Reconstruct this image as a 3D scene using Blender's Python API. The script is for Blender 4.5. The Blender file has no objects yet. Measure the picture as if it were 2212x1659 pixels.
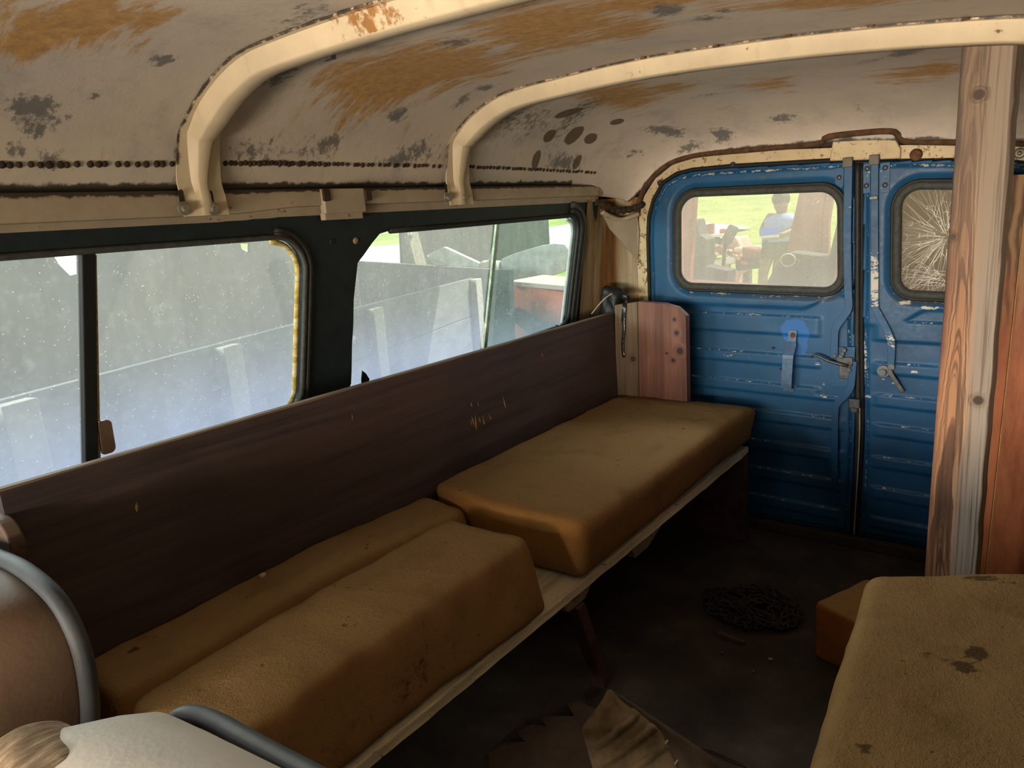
import bpy, bmesh, math, random
import numpy as np
from mathutils import Vector, Matrix, noise
from mathutils.geometry import tessellate_polygon
from mathutils.bvhtree import BVHTree
rnd = random.Random(7)
sc = bpy.context.scene
COL = sc.collection

# ------------------------------------------------------------------ camera
W_, H_, F_ = 2212.0, 1659.0, 1572.0
CAM = Vector((0.51, 0.0, 1.12))
ROW = [Vector((0.7978, 0.5988, -0.0703)), Vector((0.07786, -0.21794, -0.97285)), Vector((-0.59787, 0.77067, -0.2205))]
cd = bpy.data.cameras.new('camera'); cam = bpy.data.objects.new('camera', cd); COL.objects.link(cam)
cd.sensor_fit = 'HORIZONTAL'; cd.sensor_width = 36.0; cd.lens = 36.0 * F_ / W_
cd.clip_start = 0.02; cd.clip_end = 300
r0 = ROW[0].normalized(); r2 = ROW[2].normalized(); r1 = r2.cross(r0)
mw = Matrix((r0, -r1, -r2)).transposed().to_4x4(); mw.translation = CAM
cam.matrix_world = mw
sc.camera = cam
# ------------------------------------------------------------------ light
vs = sc.view_settings
sc.display_settings.display_device = 'sRGB'
vs.view_transform = 'Standard'; vs.look = 'None'; vs.exposure = 0.0; vs.gamma = 1.0; vs.use_curve_mapping = False
try:
    sc.cycles.use_denoising = True; sc.cycles.adaptive_threshold = 0.02
    sc.cycles.max_bounces = 10; sc.cycles.transparent_max_bounces = 16
    sc.cycles.sample_clamp_indirect = 4.0
    sc.cycles.caustics_reflective = False; sc.cycles.caustics_refractive = False
except Exception:
    pass
wd = bpy.data.worlds.new('sky'); sc.world = wd; wd.use_nodes = True
bg = wd.node_tree.nodes['Background']; bg.inputs[0].default_value = (0.78, 0.88, 1.0, 1); bg.inputs[1].default_value = 0.9

def lamp(name, kind, loc, aim, energy, color, size=None, size_y=None, spread=180):
    l = bpy.data.lights.new(name, kind); o = bpy.data.objects.new(name, l); COL.objects.link(o)
    o.location = loc; d = Vector(aim) - Vector(loc)
    o.rotation_euler = d.to_track_quat('-Z', 'Y').to_euler()
    l.energy = energy; l.color = color
    if kind == 'AREA':
        l.shape = 'RECTANGLE'; l.size = size; l.size_y = size_y or size; l.spread = math.radians(spread)
    return o
sun = lamp('sun', 'SUN', (4, 6, 10), (0, 0, 0), 9.0, (1.0, 0.95, 0.85)); sun.data.angle = math.radians(0.6)
# daylight thrown up from the sunlit ground through the windscreen and the front door windows
lamp('windscreen_daylight', 'AREA', (0.15, -1.14, 0.80), (0.14, 1.9, 1.20), 15.0, (1.0, 0.86, 0.68), 1.2, 0.20, 66)
lamp('front_door_daylight', 'AREA', (0.83, -0.45, 0.78), (-0.35, 1.4, 1.25), 1.1, (1.0, 0.88, 0.72), 0.7, 0.18, 120)
# open side of the shed to the left: bright daylight falling on the dusty side windows
lamp('shed_opening_daylight', 'AREA', (-1.85, -3.4, 1.50), (-1.3, 2.0, 0.7), 190.0, (0.96, 1.0, 0.97), 1.4, 0.9, 150)

# lamp added to brighten the side windows' dust and the cabin's right side
lamp('side_dust_fill', 'AREA', (-4.3, 0.7, 2.3), (-0.4, 1.1, 0.75), 125.0, (0.97, 0.99, 1.0), 3.2, 0.5, 130)

# lamp added to lift the haze on the rear doors' glass
lamp('rear_haze_fill', 'AREA', (-0.4, 4.3, 2.45), (-0.3, 2.4, 0.95), 30.0, (1.0, 0.97, 0.92), 2.4, 0.4, 120)

# ------------------------------------------------------------------ pixel -> point on a real plane
def ray(px, py):
    a, b = (px - W_ / 2) / F_, (py - H_ / 2) / F_
    return r0 * a + r1 * b + r2
def at_y(px, py, y): d = ray(px, py); return CAM + d * ((y - CAM.y) / d.y)
def at_x(px, py, x): d = ray(px, py); return CAM + d * ((x - CAM.x) / d.x)
def at_z(px, py, z): d = ray(px, py); return CAM + d * ((z - CAM.z) / d.z)
TILT = 0.14
def wall_x(z): return -0.82 - (1.11 - z) * TILT
def at_wall(px, py, off=0.0):                 # the left side leans outwards towards the floor
    d = ray(px, py)
    # x = -0.82+off - (1.11 - z)*TILT
    t = (-0.82 + off - 1.11 * TILT + TILT * CAM.z - CAM.x) / (d.x - TILT * d.z)
    return CAM + d * t

# ------------------------------------------------------------------ object helpers
def tag(o, label=None, cat=None, group=None, kind=None):
    if label: o['label'] = label
    if cat: o['category'] = cat
    if group: o['group'] = group
    if kind: o['kind'] = kind
    return o
def empty(name, loc=(0, 0, 0)):
    o = bpy.data.objects.new(name, None); o.empty_display_size = 0.05; COL.objects.link(o); o.location = loc
    return o
class MB:
    def __init__(s): s.v = []; s.f = []; s.m = []; s.k = 0
    def mat(s, k): s.k = k; return s
    def add(s, vs_, fs):
        o = len(s.v); s.v += [tuple(p) for p in vs_]
        for f in fs: s.f.append([i + o for i in f]); s.m.append(s.k)
        return s
    def hexa(s, c):                            # 8 corners: bottom 4 (ccw), top 4
        return s.add(c, [(0, 3, 2, 1), (4, 5, 6, 7), (0, 1, 5, 4), (1, 2, 6, 5), (2, 3, 7, 6), (3, 0, 4, 7)])
    def box(s, lo, hi):
        (a, b, c), (d, e, f) = lo, hi
        return s.hexa([(a, b, c), (d, b, c), (d, e, c), (a, e, c), (a, b, f), (d, b, f), (d, e, f), (a, e, f)])
    def obox(s, p, ax, ay, az):
        p, ax, ay, az = map(Vector, (p, ax, ay, az))
        return s.hexa([p, p + ax, p + ax + ay, p + ay, p + az, p + ax + az, p + ax + ay + az, p + ay + az])
    def tube(s, pts, r, n=8, closed=False, caps=True, up=None):
        pts = [Vector(p) for p in pts]; N = len(pts); rings = []
        rr = r if isinstance(r, (list, tuple)) else [r] * N
        prev = None
        for i, p in enumerate(pts):
            a = pts[(i - 1) % N] if (closed or i > 0) else p
            b = pts[(i + 1) % N] if (closed or i < N - 1) else p
            t = (b - a).normalized()
            if prev is None:
                u = Vector(up) if up else (Vector((0, 0, 1)) if abs(t.z) < 0.9 else Vector((1, 0, 0)))
            else: u = prev
            u = (u - t * u.dot(t)).normalized(); w = t.cross(u); prev = u
            rings.append([p + (u * math.cos(2 * math.pi * k / n) + w * math.sin(2 * math.pi * k / n)) * rr[i] for k in range(n)])
        vs_ = [q for g in rings for q in g]; fs = []
        for i in range(N if closed else N - 1):
            j = (i + 1) % N
            for k in range(n):
                l = (k + 1) % n
                fs.append((i * n + k, i * n + l, j * n + l, j * n + k))
        if caps and not closed:
            fs.append(tuple(range(n))[::-1]); fs.append(tuple((N - 1) * n + k for k in range(n)))
        return s.add(vs_, fs)
    def sweep(s, pts, frames, prof, closed=False):   # prof: list of (a,b) or function of index
        n = None; vs_ = []
        for i, (p, (u, w)) in enumerate(zip(pts, frames)):
            pr = prof(i) if callable(prof) else prof
            n = len(pr)
            vs_ += [Vector(p) + Vector(u) * a + Vector(w) * b for a, b in pr]
        fs = []; N = len(pts)
        for i in range(N - 1):
            for k in range(n - 1 if not closed else n):
                l = (k + 1) % n
                fs.append((i * n + k, i * n + l, (i + 1) * n + l, (i + 1) * n + k))
        if closed:
            fs.append(tuple(range(n))[::-1]); fs.append(tuple((N - 1) * n + k for k in range(n)))
        return s.add(vs_, fs)
    def disc(s, c, nrm, r, h=0.003, n=16, dome=False):
        c = Vector(c); nrm = Vector(nrm).normalized(); u = nrm.orthogonal().normalized(); w = nrm.cross(u)
        lv = [(1, 0), (1, h)] if not dome else [(1, 0), (0.92, h * 0.5), (0.62, h * 0.87)]
        vs_ = [c + (u * math.cos(2 * math.pi * k / n) + w * math.sin(2 * math.pi * k / n)) * r * q + nrm * z for q, z in lv for k in range(n)]
        fs = []
        for i in range(len(lv) - 1):
            for k in range(n): l = (k + 1) % n; fs.append((i * n + k, i * n + l, (i + 1) * n + l, (i + 1) * n + k))
        o = (len(lv) - 1) * n
        if dome:
            vs_.append(c + nrm * h); fs += [(o + k, o + (k + 1) % n, len(vs_) - 1) for k in range(n)]
        else: fs.append(tuple(o + k for k in range(n)))
        return s.add(vs_, fs)
    def plate(s, outer, holes, fn, th):         # outlines in 2-D, fn(a,b,t)->point, t in 0..th
        loops = [outer] + list(holes)
        tris = tessellate_polygon([[Vector((a, b, 0)) for a, b in L] for L in loops])
        flat = [p for L in loops for p in L]; N = len(flat)
        vs_ = [fn(a, b, 0) for a, b in flat] + [fn(a, b, th) for a, b in flat]
        fs = [tuple(t) for t in tris] + [tuple(i + N for i in t)[::-1] for t in tris]
        o = 0
        for L in loops:
            n = len(L)
            for k in range(n): l = (k + 1) % n; fs.append((o + k, o + l, o + l + N, o + k + N))
            o += n
        return s.add(vs_, fs)
    def build(s, name, mat, parent=None, bevel=0, seg=2, smooth=False, sub=0, angle=None):
        me = bpy.data.meshes.new(name); me.from_pydata(s.v, [], s.f)
        for m in (mat if isinstance(mat, (list, tuple)) else [mat]): me.materials.append(m)
        me.polygons.foreach_set('material_index', s.m)
        bm = bmesh.new(); bm.from_mesh(me); bmesh.ops.recalc_face_normals(bm, faces=bm.faces); bm.to_mesh(me); bm.free()
        if smooth or angle: me.polygons.foreach_set('use_smooth', [True] * len(me.polygons))
        me.update()
        if angle:
            try: me.set_sharp_from_angle(angle=math.radians(angle))
            except Exception: pass
        o = bpy.data.objects.new(name, me); COL.objects.link(o)
        if parent: o.parent = parent
        if bevel:
            b = o.modifiers.new('bevel', 'BEVEL'); b.width = bevel; b.segments = seg; b.limit_method = 'ANGLE'; b.angle_limit = math.radians(35)
        if sub:
            m = o.modifiers.new('subsurf', 'SUBSURF'); m.levels = sub; m.render_levels = sub
        return o
def keep_parent(o, p):                          # parts hang on an Empty that sits at the thing's base
    o.parent = p; o.matrix_parent_inverse = Matrix.Translation(-Vector(p.location))
    return o
def part(mb, name, mat, p, **k):
    o = mb.build(name, mat, None, **k)
    if p.type == 'EMPTY': keep_parent(o, p)
    else: o.parent = p
    return o
def rpoly(pts, r, seg=6):                        # polygon with rounded corners
    out = []; n = len(pts); rs = r if isinstance(r, (list, tuple)) else [r] * n
    for i in range(n):
        p = Vector(pts[i]).to_2d(); a = Vector(pts[i - 1]).to_2d(); b = Vector(pts[(i + 1) % n]).to_2d()
        if rs[i] <= 0: out.append((p.x, p.y)); continue
        u = (a - p).normalized(); v = (b - p).normalized(); ang = u.angle(v)
        d = min(rs[i] / math.tan(ang / 2), (a - p).length * .49, (b - p).length * .49); rr = d * math.tan(ang / 2)
        c = p + (u + v).normalized() * (rr / math.sin(ang / 2))
        s = p + u * d; e = p + v * d; a0 = math.atan2(s.y - c.y, s.x - c.x); a1 = math.atan2(e.y - c.y, e.x - c.x)
        da = (a1 - a0 + math.pi) % (2 * math.pi) - math.pi
        out += [(c.x + rr * math.cos(a0 + da * k / seg), c.y + rr * math.sin(a0 + da * k / seg)) for k in range(seg + 1)]
    return out
def catmull(pts, n):                            # resample a polyline smoothly, evenly by length
    P = [Vector(p) for p in pts]; D = []
    for i in range(len(P) - 1):
        a, b, c, d = P[max(i - 1, 0)], P[i], P[i + 1], P[min(i + 2, len(P) - 1)]
        for k in range(16):
            t = k / 16
            D.append(0.5 * ((2 * b) + (c - a) * t + (2 * a - 5 * b + 4 * c - d) * t * t + (3 * b - a - 3 * c + d) * t ** 3))
    D.append(P[-1])
    L = [0]
    for i in range(1, len(D)): L.append(L[-1] + (D[i] - D[i - 1]).length)
    out = []; j = 0
    for k in range(n):
        s = L[-1] * k / (n - 1)
        while j < len(L) - 2 and L[j + 1] < s: j += 1
        t = (s - L[j]) / max(L[j + 1] - L[j], 1e-9); out.append(D[j].lerp(D[j + 1], min(t, 1)))
    return out
def rbox(center, half, r, res, warp=None, amp=0, nscale=8, seed=0):
    """A rounded block with an even skin, gently uneven (amp) and bent by warp(p)."""
    mb = MB(); c = Vector(center); h = Vector(half)
    n = [max(2, int(2 * h[i] / res)) for i in range(3)]
    idx = {}; vs_ = []; fs = []
    def vid(i, j, k):
        key = (i, j, k)
        if key not in idx:
            p = Vector((-1 + 2 * i / n[0], -1 + 2 * j / n[1], -1 + 2 * k / n[2]))
            q = Vector((p.x * h.x, p.y * h.y, p.z * h.z))
            rr = min(r, h.x, h.y, h.z)
            inn = Vector([max(-(h[a] - rr), min(h[a] - rr, q[a])) for a in range(3)])
            d = q - inn
            if d.length > 1e-9:
                d.normalize(); q = inn + d * rr
            else: d = Vector((0, 0, 1))
            w = c + q
            if amp:
                w = w + d * (amp * (noise.noise(w * nscale + Vector((seed, 0, 0))) + 0.5 * noise.noise(w * nscale * 2.7 + Vector((seed, 3, 0)))))
            if warp: w = warp(w)
            idx[key] = len(vs_); vs_.append(w)
        return idx[key]
    for a in range(3):
        b, e = (a + 1) % 3, (a + 2) % 3
        for side in (0, n[a]):
            for i in range(n[b]):
                for j in range(n[e]):
                    q = []
                    for (x, y) in ((i, j), (i + 1, j), (i + 1, j + 1), (i, j + 1)):
                        t = [0, 0, 0]; t[a] = side; t[b] = x; t[e] = y; q.append(vid(*t))
                    fs.append(q if side else q[::-1])
    mb.add(vs_, fs)
    return mb
def attr(o, name, vals):
    a = o.data.attributes.new(name, 'FLOAT', 'POINT'); a.data.foreach_set('value', np.asarray(vals, dtype=np.float32))

# ------------------------------------------------------------------ node helpers
class NT:
    def __init__(s, name):
        s.m = bpy.data.materials.new(name); s.m.use_nodes = True; s.t = s.m.node_tree; s.t.nodes.clear()
        s.out = s.t.nodes.new('ShaderNodeOutputMaterial')
    def nd(s, typ, ins=None, **props):
        n = s.t.nodes.new(typ)
        for k, v in props.items(): setattr(n, k, v)
        for k, v in (ins or {}).items(): s.set(n.inputs[k], v)
        return n
    def set(s, sock, v):
        if isinstance(v, bpy.types.NodeSocket): s.t.links.new(v, sock)
        elif isinstance(v, tuple) and len(v) == 3 and sock.type == 'RGBA': sock.default_value = (*v, 1)
        else: sock.default_value = v
    def pos(s): return s.nd('ShaderNodeNewGeometry').outputs['Position']
    def obj(s): return s.nd('ShaderNodeTexCoord').outputs['Object']
    def map(s, v, scale=(1, 1, 1), loc=(0, 0, 0), rot=(0, 0, 0)):
        return s.nd('ShaderNodeMapping', {'Vector': v, 'Scale': scale, 'Location': loc, 'Rotation': rot}).outputs[0]
    def noise(s, v, scale, detail=6, rough=0.55, dist=0.0):
        return s.nd('ShaderNodeTexNoise', {'Vector': v, 'Scale': scale, 'Detail': detail, 'Roughness': rough, 'Distortion': dist}).outputs[0]
    def vor(s, v, scale, feature='F1', rnd_=1.0):
        return s.nd('ShaderNodeTexVoronoi', {'Vector': v, 'Scale': scale, 'Randomness': rnd_}, feature=feature).outputs[0]
    def ramp(s, f, stops, interp='LINEAR'):
        n = s.nd('ShaderNodeValToRGB', {'Fac': f}); cr = n.color_ramp; cr.interpolation = interp
        while len(cr.elements) < len(stops): cr.elements.new(0.5)
        for e, (p, c) in zip(cr.elements, stops):
            e.position = p; e.color = (*c, 1) if isinstance(c, tuple) else (c, c, c, 1)
        return n.outputs[0]
    def math(s, op, a, b=0.0, c=0.0, clamp=False):
        n = s.nd('ShaderNodeMath', operation=op, use_clamp=clamp); s.set(n.inputs[0], a); s.set(n.inputs[1], b); s.set(n.inputs[2], c)
        return n.outputs[0]
    def step(s, f, lo, hi):                     # smooth 0..1 between lo and hi
        return s.nd('ShaderNodeMapRange', {'Value': f, 'From Min': lo, 'From Max': hi}, interpolation_type='SMOOTHSTEP', clamp=True).outputs[0]
    def mix(s, f, a, b, blend='MIX'):
        n = s.nd('ShaderNodeMix', data_type='RGBA', blend_type=blend, clamp_factor=True)
        s.set(n.inputs[0], f); s.set(n.inputs[6], a); s.set(n.inputs[7], b); return n.outputs[2]
    def att(s, name): return s.nd('ShaderNodeAttribute', attribute_name=name).outputs['Fac']
    def xyz(s, v):
        return s.nd('ShaderNodeSeparateXYZ', {0: v}).outputs
    def bump(s, h, strength=0.3, dist=0.01):
        return s.nd('ShaderNodeBump', {'Height': h, 'Strength': strength, 'Distance': dist}).outputs[0]
    def bsdf(s, color, rough=0.6, metal=0.0, normal=None, spec=0.5, **k):
        ins = {'Base Color': color, 'Roughness': rough, 'Metallic': metal, 'Specular IOR Level': spec}
        ins.update(k)
        n = s.nd('ShaderNodeBsdfPrincipled', ins)
        if normal is not None: s.set(n.inputs['Normal'], normal)
        s.t.links.new(n.outputs[0], s.out.inputs[0]); return s.m
def plain(name, col, rough=0.6, metal=0.0, var=0.25, scale=30, bump=0.15, spec=0.4):
    t = NT(name); p = t.obj(); n = t.noise(p, scale, 5)
    d = tuple(c * (1 - var) for c in col); l = tuple(min(1, c * (1 + var)) for c in col)
    return t.bsdf(t.ramp(n, [(0.3, d), (0.7, l)]), rough, metal, t.bump(n, bump, 0.004), spec)

# ------------------------------------------------------------------ materials
def m_roof():
    t = NT('weathered_roof_paint'); p = t.pos()
    n1 = t.noise(t.map(p, (1, 1, 1)), 3.2, 8, 0.6); n2 = t.noise(p, 26, 8, 0.65); n3 = t.noise(p, 90, 6, 0.6)
    base = t.ramp(n1, [(0.25, (0.41, 0.345, 0.30)), (0.5, (0.51, 0.43, 0.355)), (0.8, (0.43, 0.375, 0.355))])
    base = t.mix(t.math('MULTIPLY', t.step(n2, 0.5, 0.75), 0.25), base, (0.30, 0.27, 0.25))
    base = t.mix(t.math('MULTIPLY', t.step(t.noise(t.map(p, (1, 1, 1), (7, 2, 5)), 7, 9, 0.7), 0.50, 0.70), 0.50), base, (0.255, 0.24, 0.245))
    streak = t.noise(t.map(p, (7, 30, 7)), 1.0, 10, 0.74)
    r = t.step(t.math('ADD', t.att('rust'), t.math('MULTIPLY', t.math('SUBTRACT', streak, 0.5), 2.4)), 0.20, 0.62)
    rc = t.ramp(t.noise(p, 60, 8, 0.7), [(0.3, (0.25, 0.120, 0.030)), (0.55, (0.42, 0.215, 0.050)), (0.8, (0.52, 0.32, 0.11))])
    c = t.mix(t.math('MULTIPLY', r, 0.88), base, rc)
    fine = t.noise(t.map(p, (55, 70, 55)), 1.0, 10, 0.72)
    k = t.step(t.math('ADD', t.att('mold'), t.math('MULTIPLY', t.math('SUBTRACT', fine, 0.5), 3.2)), 0.36, 0.86)
    c = t.mix(t.math('MULTIPLY', k, 0.80), c, t.mix(n3, (0.045, 0.05, 0.055), (0.12, 0.12, 0.12)))
    d = t.step(t.math('ADD', t.att('dirt'), t.math('MULTIPLY', t.math('SUBTRACT', n2, 0.5), 0.9)), 0.4, 0.6)
    c = t.mix(t.math('MULTIPLY', d, 0.93), c, (0.030, 0.026, 0.020))
    o = t.step(t.math('ADD', t.att('spot'), t.math('MULTIPLY', t.math('SUBTRACT', n2, 0.5), 0.3)), 0.45, 0.55)
    c = t.mix(t.math('MULTIPLY', o, 0.9), c, t.mix(n3, (0.055, 0.036, 0.020), (0.10, 0.065, 0.03)))
    h = t.math('ADD', t.math('MULTIPLY', n3, 0.4), n2)
    return t.bsdf(c, 0.62, 0, t.bump(h, 0.12, 0.006), 0.35)
def m_cream(name='cream_paint', base=(0.62, 0.50, 0.34), rust=0.62, lo=(0.50, 0.40, 0.28)):
    t = NT(name); p = t.pos(); n = t.noise(p, 12, 8, 0.6); n2 = t.noise(p, 55, 8, 0.7); n3 = t.noise(t.map(p, (40, 40, 8)), 1, 6)
    c = t.ramp(n, [(0.3, lo), (0.7, base)])
    c = t.mix(t.math('MULTIPLY', t.step(n3, 0.55, 0.75), 0.35), c, (0.34, 0.24, 0.14))
    c = t.mix(t.step(t.math('ADD', n2, t.math('MULTIPLY', n, 0.35)), rust + 0.20, rust + 0.28), c, (0.16, 0.075, 0.03))
    r = t.step(t.math('ADD', t.att('rust'), t.math('MULTIPLY', t.math('SUBTRACT', n2, 0.5), 1.3)), 0.4, 0.6)
    c = t.mix(r, c, t.mix(n, (0.13, 0.06, 0.025), (0.42, 0.20, 0.06)))
    d = t.step(t.math('ADD', t.att('dirt'), t.math('MULTIPLY', t.math('SUBTRACT', n2, 0.5), 1.0)), 0.4, 0.62)
    c = t.mix(d, c, (0.04, 0.03, 0.022))
    return t.bsdf(c, 0.5, 0, t.bump(n2, 0.12, 0.004), 0.4)
def m_blue():
    t = NT('worn_blue_paint'); p = t.pos()
    n = t.noise(p, 5, 6); n2 = t.noise(p, 70, 8, 0.7); n3 = t.noise(t.map(p, (60, 60, 150)), 1, 8, 0.75); n4 = t.noise(p, 22, 6, 0.6)
    c = t.ramp(n, [(0.3, (0.008, 0.055, 0.138)), (0.7, (0.013, 0.090, 0.220))])
    c = t.mix(t.step(n4, 0.62, 0.72), c, (0.030, 0.085, 0.13))
    pt = t.step(t.math('ADD', t.att('patch'), t.math('MULTIPLY', t.math('SUBTRACT', n4, 0.5), 0.6)), 0.4, 0.52)
    c = t.mix(pt, c, (0.016, 0.115, 0.36))
    g = t.step(t.math('ADD', t.att('grime'), t.math('MULTIPLY', t.math('SUBTRACT', n2, 0.5), 0.8)), 0.3, 0.8)
    c = t.mix(t.math('MULTIPLY', g, 0.75), c, (0.06, 0.06, 0.045))
    ch = t.step(t.math('ADD', t.math('MULTIPLY', t.att('wear'), 0.42), t.math('ADD', t.math('MULTIPLY', n2, 0.4), t.math('MULTIPLY', n3, 0.6))), 0.735, 0.765)
    c = t.mix(ch, c, (0.55, 0.52, 0.46))
    d = t.att('dark'); c = t.mix(d, c, (0.006, 0.006, 0.008))
    return t.bsdf(c, t.ramp(n2, [(0.3, 0.36), (0.7, 0.55)]), 0, t.bump(t.math('ADD', n2, t.math('MULTIPLY', ch, -1.5)), 0.10, 0.003), 0.32)
def m_navy():
    t = NT('dark_wall_paint'); p = t.pos(); n = t.noise(p, 30, 8, 0.65); n2 = t.noise(t.map(p, (90, 20, 90)), 1, 8, 0.7)
    c = t.ramp(n, [(0.3, (0.007, 0.013, 0.016)), (0.75, (0.016, 0.026, 0.030))])
    c = t.mix(t.math('MULTIPLY', t.step(n2, 0.66, 0.74), 0.35), c, (0.10, 0.11, 0.10))
    return t.bsdf(c, 0.55, 0, t.bump(n, 0.2, 0.004), 0.4)
def m_wood(name, dark, mid, light, axis='y', ring=26, rough=0.55, knots=(), grain=1.0, dist=2.5, red=None, spec=0.35, bump=0.25):
    t = NT(name); p = t.pos(); s = {'x': (0.9, ring, ring), 'y': (ring, 0.9, ring), 'z': (ring, ring, 0.9)}[axis]
    warp = t.noise(p, 3.0, 3)
    q = p
    kmask = None
    for (kx, ky, kz, kr) in knots:
        d = t.nd('ShaderNodeVectorMath', {0: p, 1: (kx, ky, kz)}, operation='DISTANCE').outputs['Value']
        m = t.step(d, kr, kr * 0.55); m2 = t.step(d, kr * 1.9, kr * 0.6)
        kmask = (m, m2) if kmask is None else (t.math('MAXIMUM', kmask[0], m), t.math('MAXIMUM', kmask[1], m2))
    v = t.map(q, s)
    if kmask:
        v = t.nd('ShaderNodeVectorMath', {0: v, 1: t.nd('ShaderNodeCombineXYZ', {0: t.math('MULTIPLY', kmask[1], 2.2), 1: t.math('MULTIPLY', kmask[1], 2.2), 2: 0.0}).outputs[0]}, operation='ADD').outputs[0]
    n = t.noise(v, 1.0, 8, 0.6, dist * 0.25); n2 = t.noise(t.map(p, tuple(a * 5 for a in s)), 1.0, 6, 0.6)
    f = t.math('ADD', t.math('MULTIPLY', n, 0.8), t.math('MULTIPLY', n2, 0.28 * grain))
    c = t.ramp(f, [(0.36, dark), (0.52, mid), (0.70, light)])
    blot = t.noise(p, 5, 5)
    c = t.mix(t.math('MULTIPLY', t.step(blot, 0.45, 0.75), 0.4), c, dark)
    if red:                                     # colour bands running along the board: red(t, p, c)
        c = red(t, p, c, n)
    if kmask:
        c = t.mix(t.math('MULTIPLY', kmask[1], 0.45), c, dark); c = t.mix(kmask[0], c, tuple(a * 0.45 for a in dark))
    sc_ = t.att('scratch')
    c = t.mix(t.step(sc_, 0.3, 0.6), c, (0.42, 0.24, 0.07))
    return t.bsdf(c, rough, 0, t.bump(f, bump, 0.004), spec)
def m_foam(name, top, side, spotc=(0.05, 0.03, 0.015)):
    t = NT(name); p = t.pos(); g = t.nd('ShaderNodeNewGeometry')
    n = t.noise(p, 14, 6, 0.6); n2 = t.noise(p, 140, 4, 0.7); n3 = t.noise(p, 420, 2, 0.6)
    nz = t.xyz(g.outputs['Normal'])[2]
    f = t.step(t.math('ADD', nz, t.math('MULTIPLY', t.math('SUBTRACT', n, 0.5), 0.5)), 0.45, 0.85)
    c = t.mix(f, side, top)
    c = t.mix(t.att('orange'), c, (0.52, 0.215, 0.040))
    c = t.mix(t.math('MULTIPLY', t.step(t.noise(t.map(p, (1, 1, 1), (3, 1, 0)), 9, 5, 0.6), 0.52, 0.72), 0.45), c, tuple(a * 0.5 for a in side))
    c = t.mix(t.math('MULTIPLY', n2, 0.5), c, tuple(a * 0.72 for a in top))
    sp = t.step(t.noise(p, 42, 6, 0.68), 0.645, 0.70)
    c = t.mix(t.math('MULTIPLY', sp, 0.7), c, spotc)
    st = t.step(t.math('ADD', t.att('stain'), t.math('MULTIPLY', t.math('SUBTRACT', t.noise(p, 50, 6, 0.7), 0.5), 1.2)), 0.4, 0.65)
    c = t.mix(t.math('MULTIPLY', st, 0.85), c, spotc)
    h = t.math('ADD', t.math('MULTIPLY', n2, 0.7), t.math('MULTIPLY', n3, 0.5))
    return t.bsdf(c, 0.95, 0, t.bump(t.math('ADD', h, t.math('MULTIPLY', t.noise(p, 45, 5, 0.65), 1.2)), 0.5, 0.006), 0.1)
def m_glass(name, dust, zlo, zhi, tint=(0.9, 0.96, 0.93), warm=(0.86, 0.86, 0.80), cool=(0.68, 0.75, 0.98), speck=0.5, low_haze=0.15):
    """Dusty pane: clear where clean, a light-scattering film of dust with a paler, bluer low haze painted into it."""
    t = NT(name); p = t.pos(); z = t.xyz(p)[2]
    n = t.noise(p, 6, 6, 0.6); n2 = t.noise(p, 60, 8, 0.7); n3 = t.noise(t.map(p, (30, 30, 6)), 1, 6)
    low = t.step(z, zhi, zlo)
    f = t.math('ADD', dust, t.math('MULTIPLY', t.math('POWER', low, 2.2), low_haze))
    f = t.math('MULTIPLY', f, t.math('ADD', 0.62, t.math('ADD', t.math('MULTIPLY', n, 0.45), t.math('MULTIPLY', n3, 0.3))))
    f = t.math('ADD', f, t.math('MULTIPLY', t.step(n2, 0.5, 0.75), 0.06))
    f = t.math('ADD', f, t.math('MULTIPLY', t.step(t.noise(p, 20, 7, 0.7), 0.665, 0.70), 0.16))
    sp = t.step(t.vor(p, 115), 0.16, 0.07)
    keep = t.step(t.noise(p, 47, 3), 0.50, 0.56)
    f = t.math('ADD', f, t.math('MULTIPLY', t.math('MULTIPLY', sp, keep), speck), clamp=True)
    col = t.mix(low, warm, cool)  # bluish haze near the sill put into the dust colour
    tr = t.nd('ShaderNodeBsdfTransparent', {'Color': tint})
    tl = t.nd('ShaderNodeBsdfTranslucent', {'Color': col}); df = t.nd('ShaderNodeBsdfDiffuse', {'Color': col})
    dm = t.nd('ShaderNodeMixShader', {0: 0.25, 1: tl.outputs[0], 2: df.outputs[0]})
    gl = t.nd('ShaderNodeBsdfGlossy', {'Color': (1, 1, 1), 'Roughness': 0.04})
    fr = t.nd('ShaderNodeLayerWeight', {'Blend': 0.15}).outputs['Fresnel']
    a = t.nd('ShaderNodeMixShader', {0: t.math('MULTIPLY', fr, 0.12), 1: tr.outputs[0], 2: gl.outputs[0]})
    b = t.nd('ShaderNodeMixShader', {0: f, 1: a.outputs[0], 2: dm.outputs[0]})
    t.t.links.new(b.outputs[0], t.out.inputs[0]); return t.m
def m_leather(name, base, dark):
    t = NT(name); p = t.pos(); n = t.noise(p, 8, 6); n2 = t.vor(p, 160); n3 = t.noise(p, 35, 8, 0.65)
    c = t.ramp(n, [(0.3, dark), (0.7, base)])
    c = t.mix(t.math('MULTIPLY', t.step(n3, 0.6, 0.72), 0.3), c, tuple(a * 0.5 for a in dark))
    c = t.mix(t.math('MULTIPLY', t.step(t.noise(p, 17, 5), 0.70, 0.74), 0.8), c, (0.10, 0.04, 0.025))
    return t.bsdf(c, 0.6, 0, t.bump(t.math('ADD', t.math('MULTIPLY', n2, 0.3), n3), 0.12, 0.004), 0.3)
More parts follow.
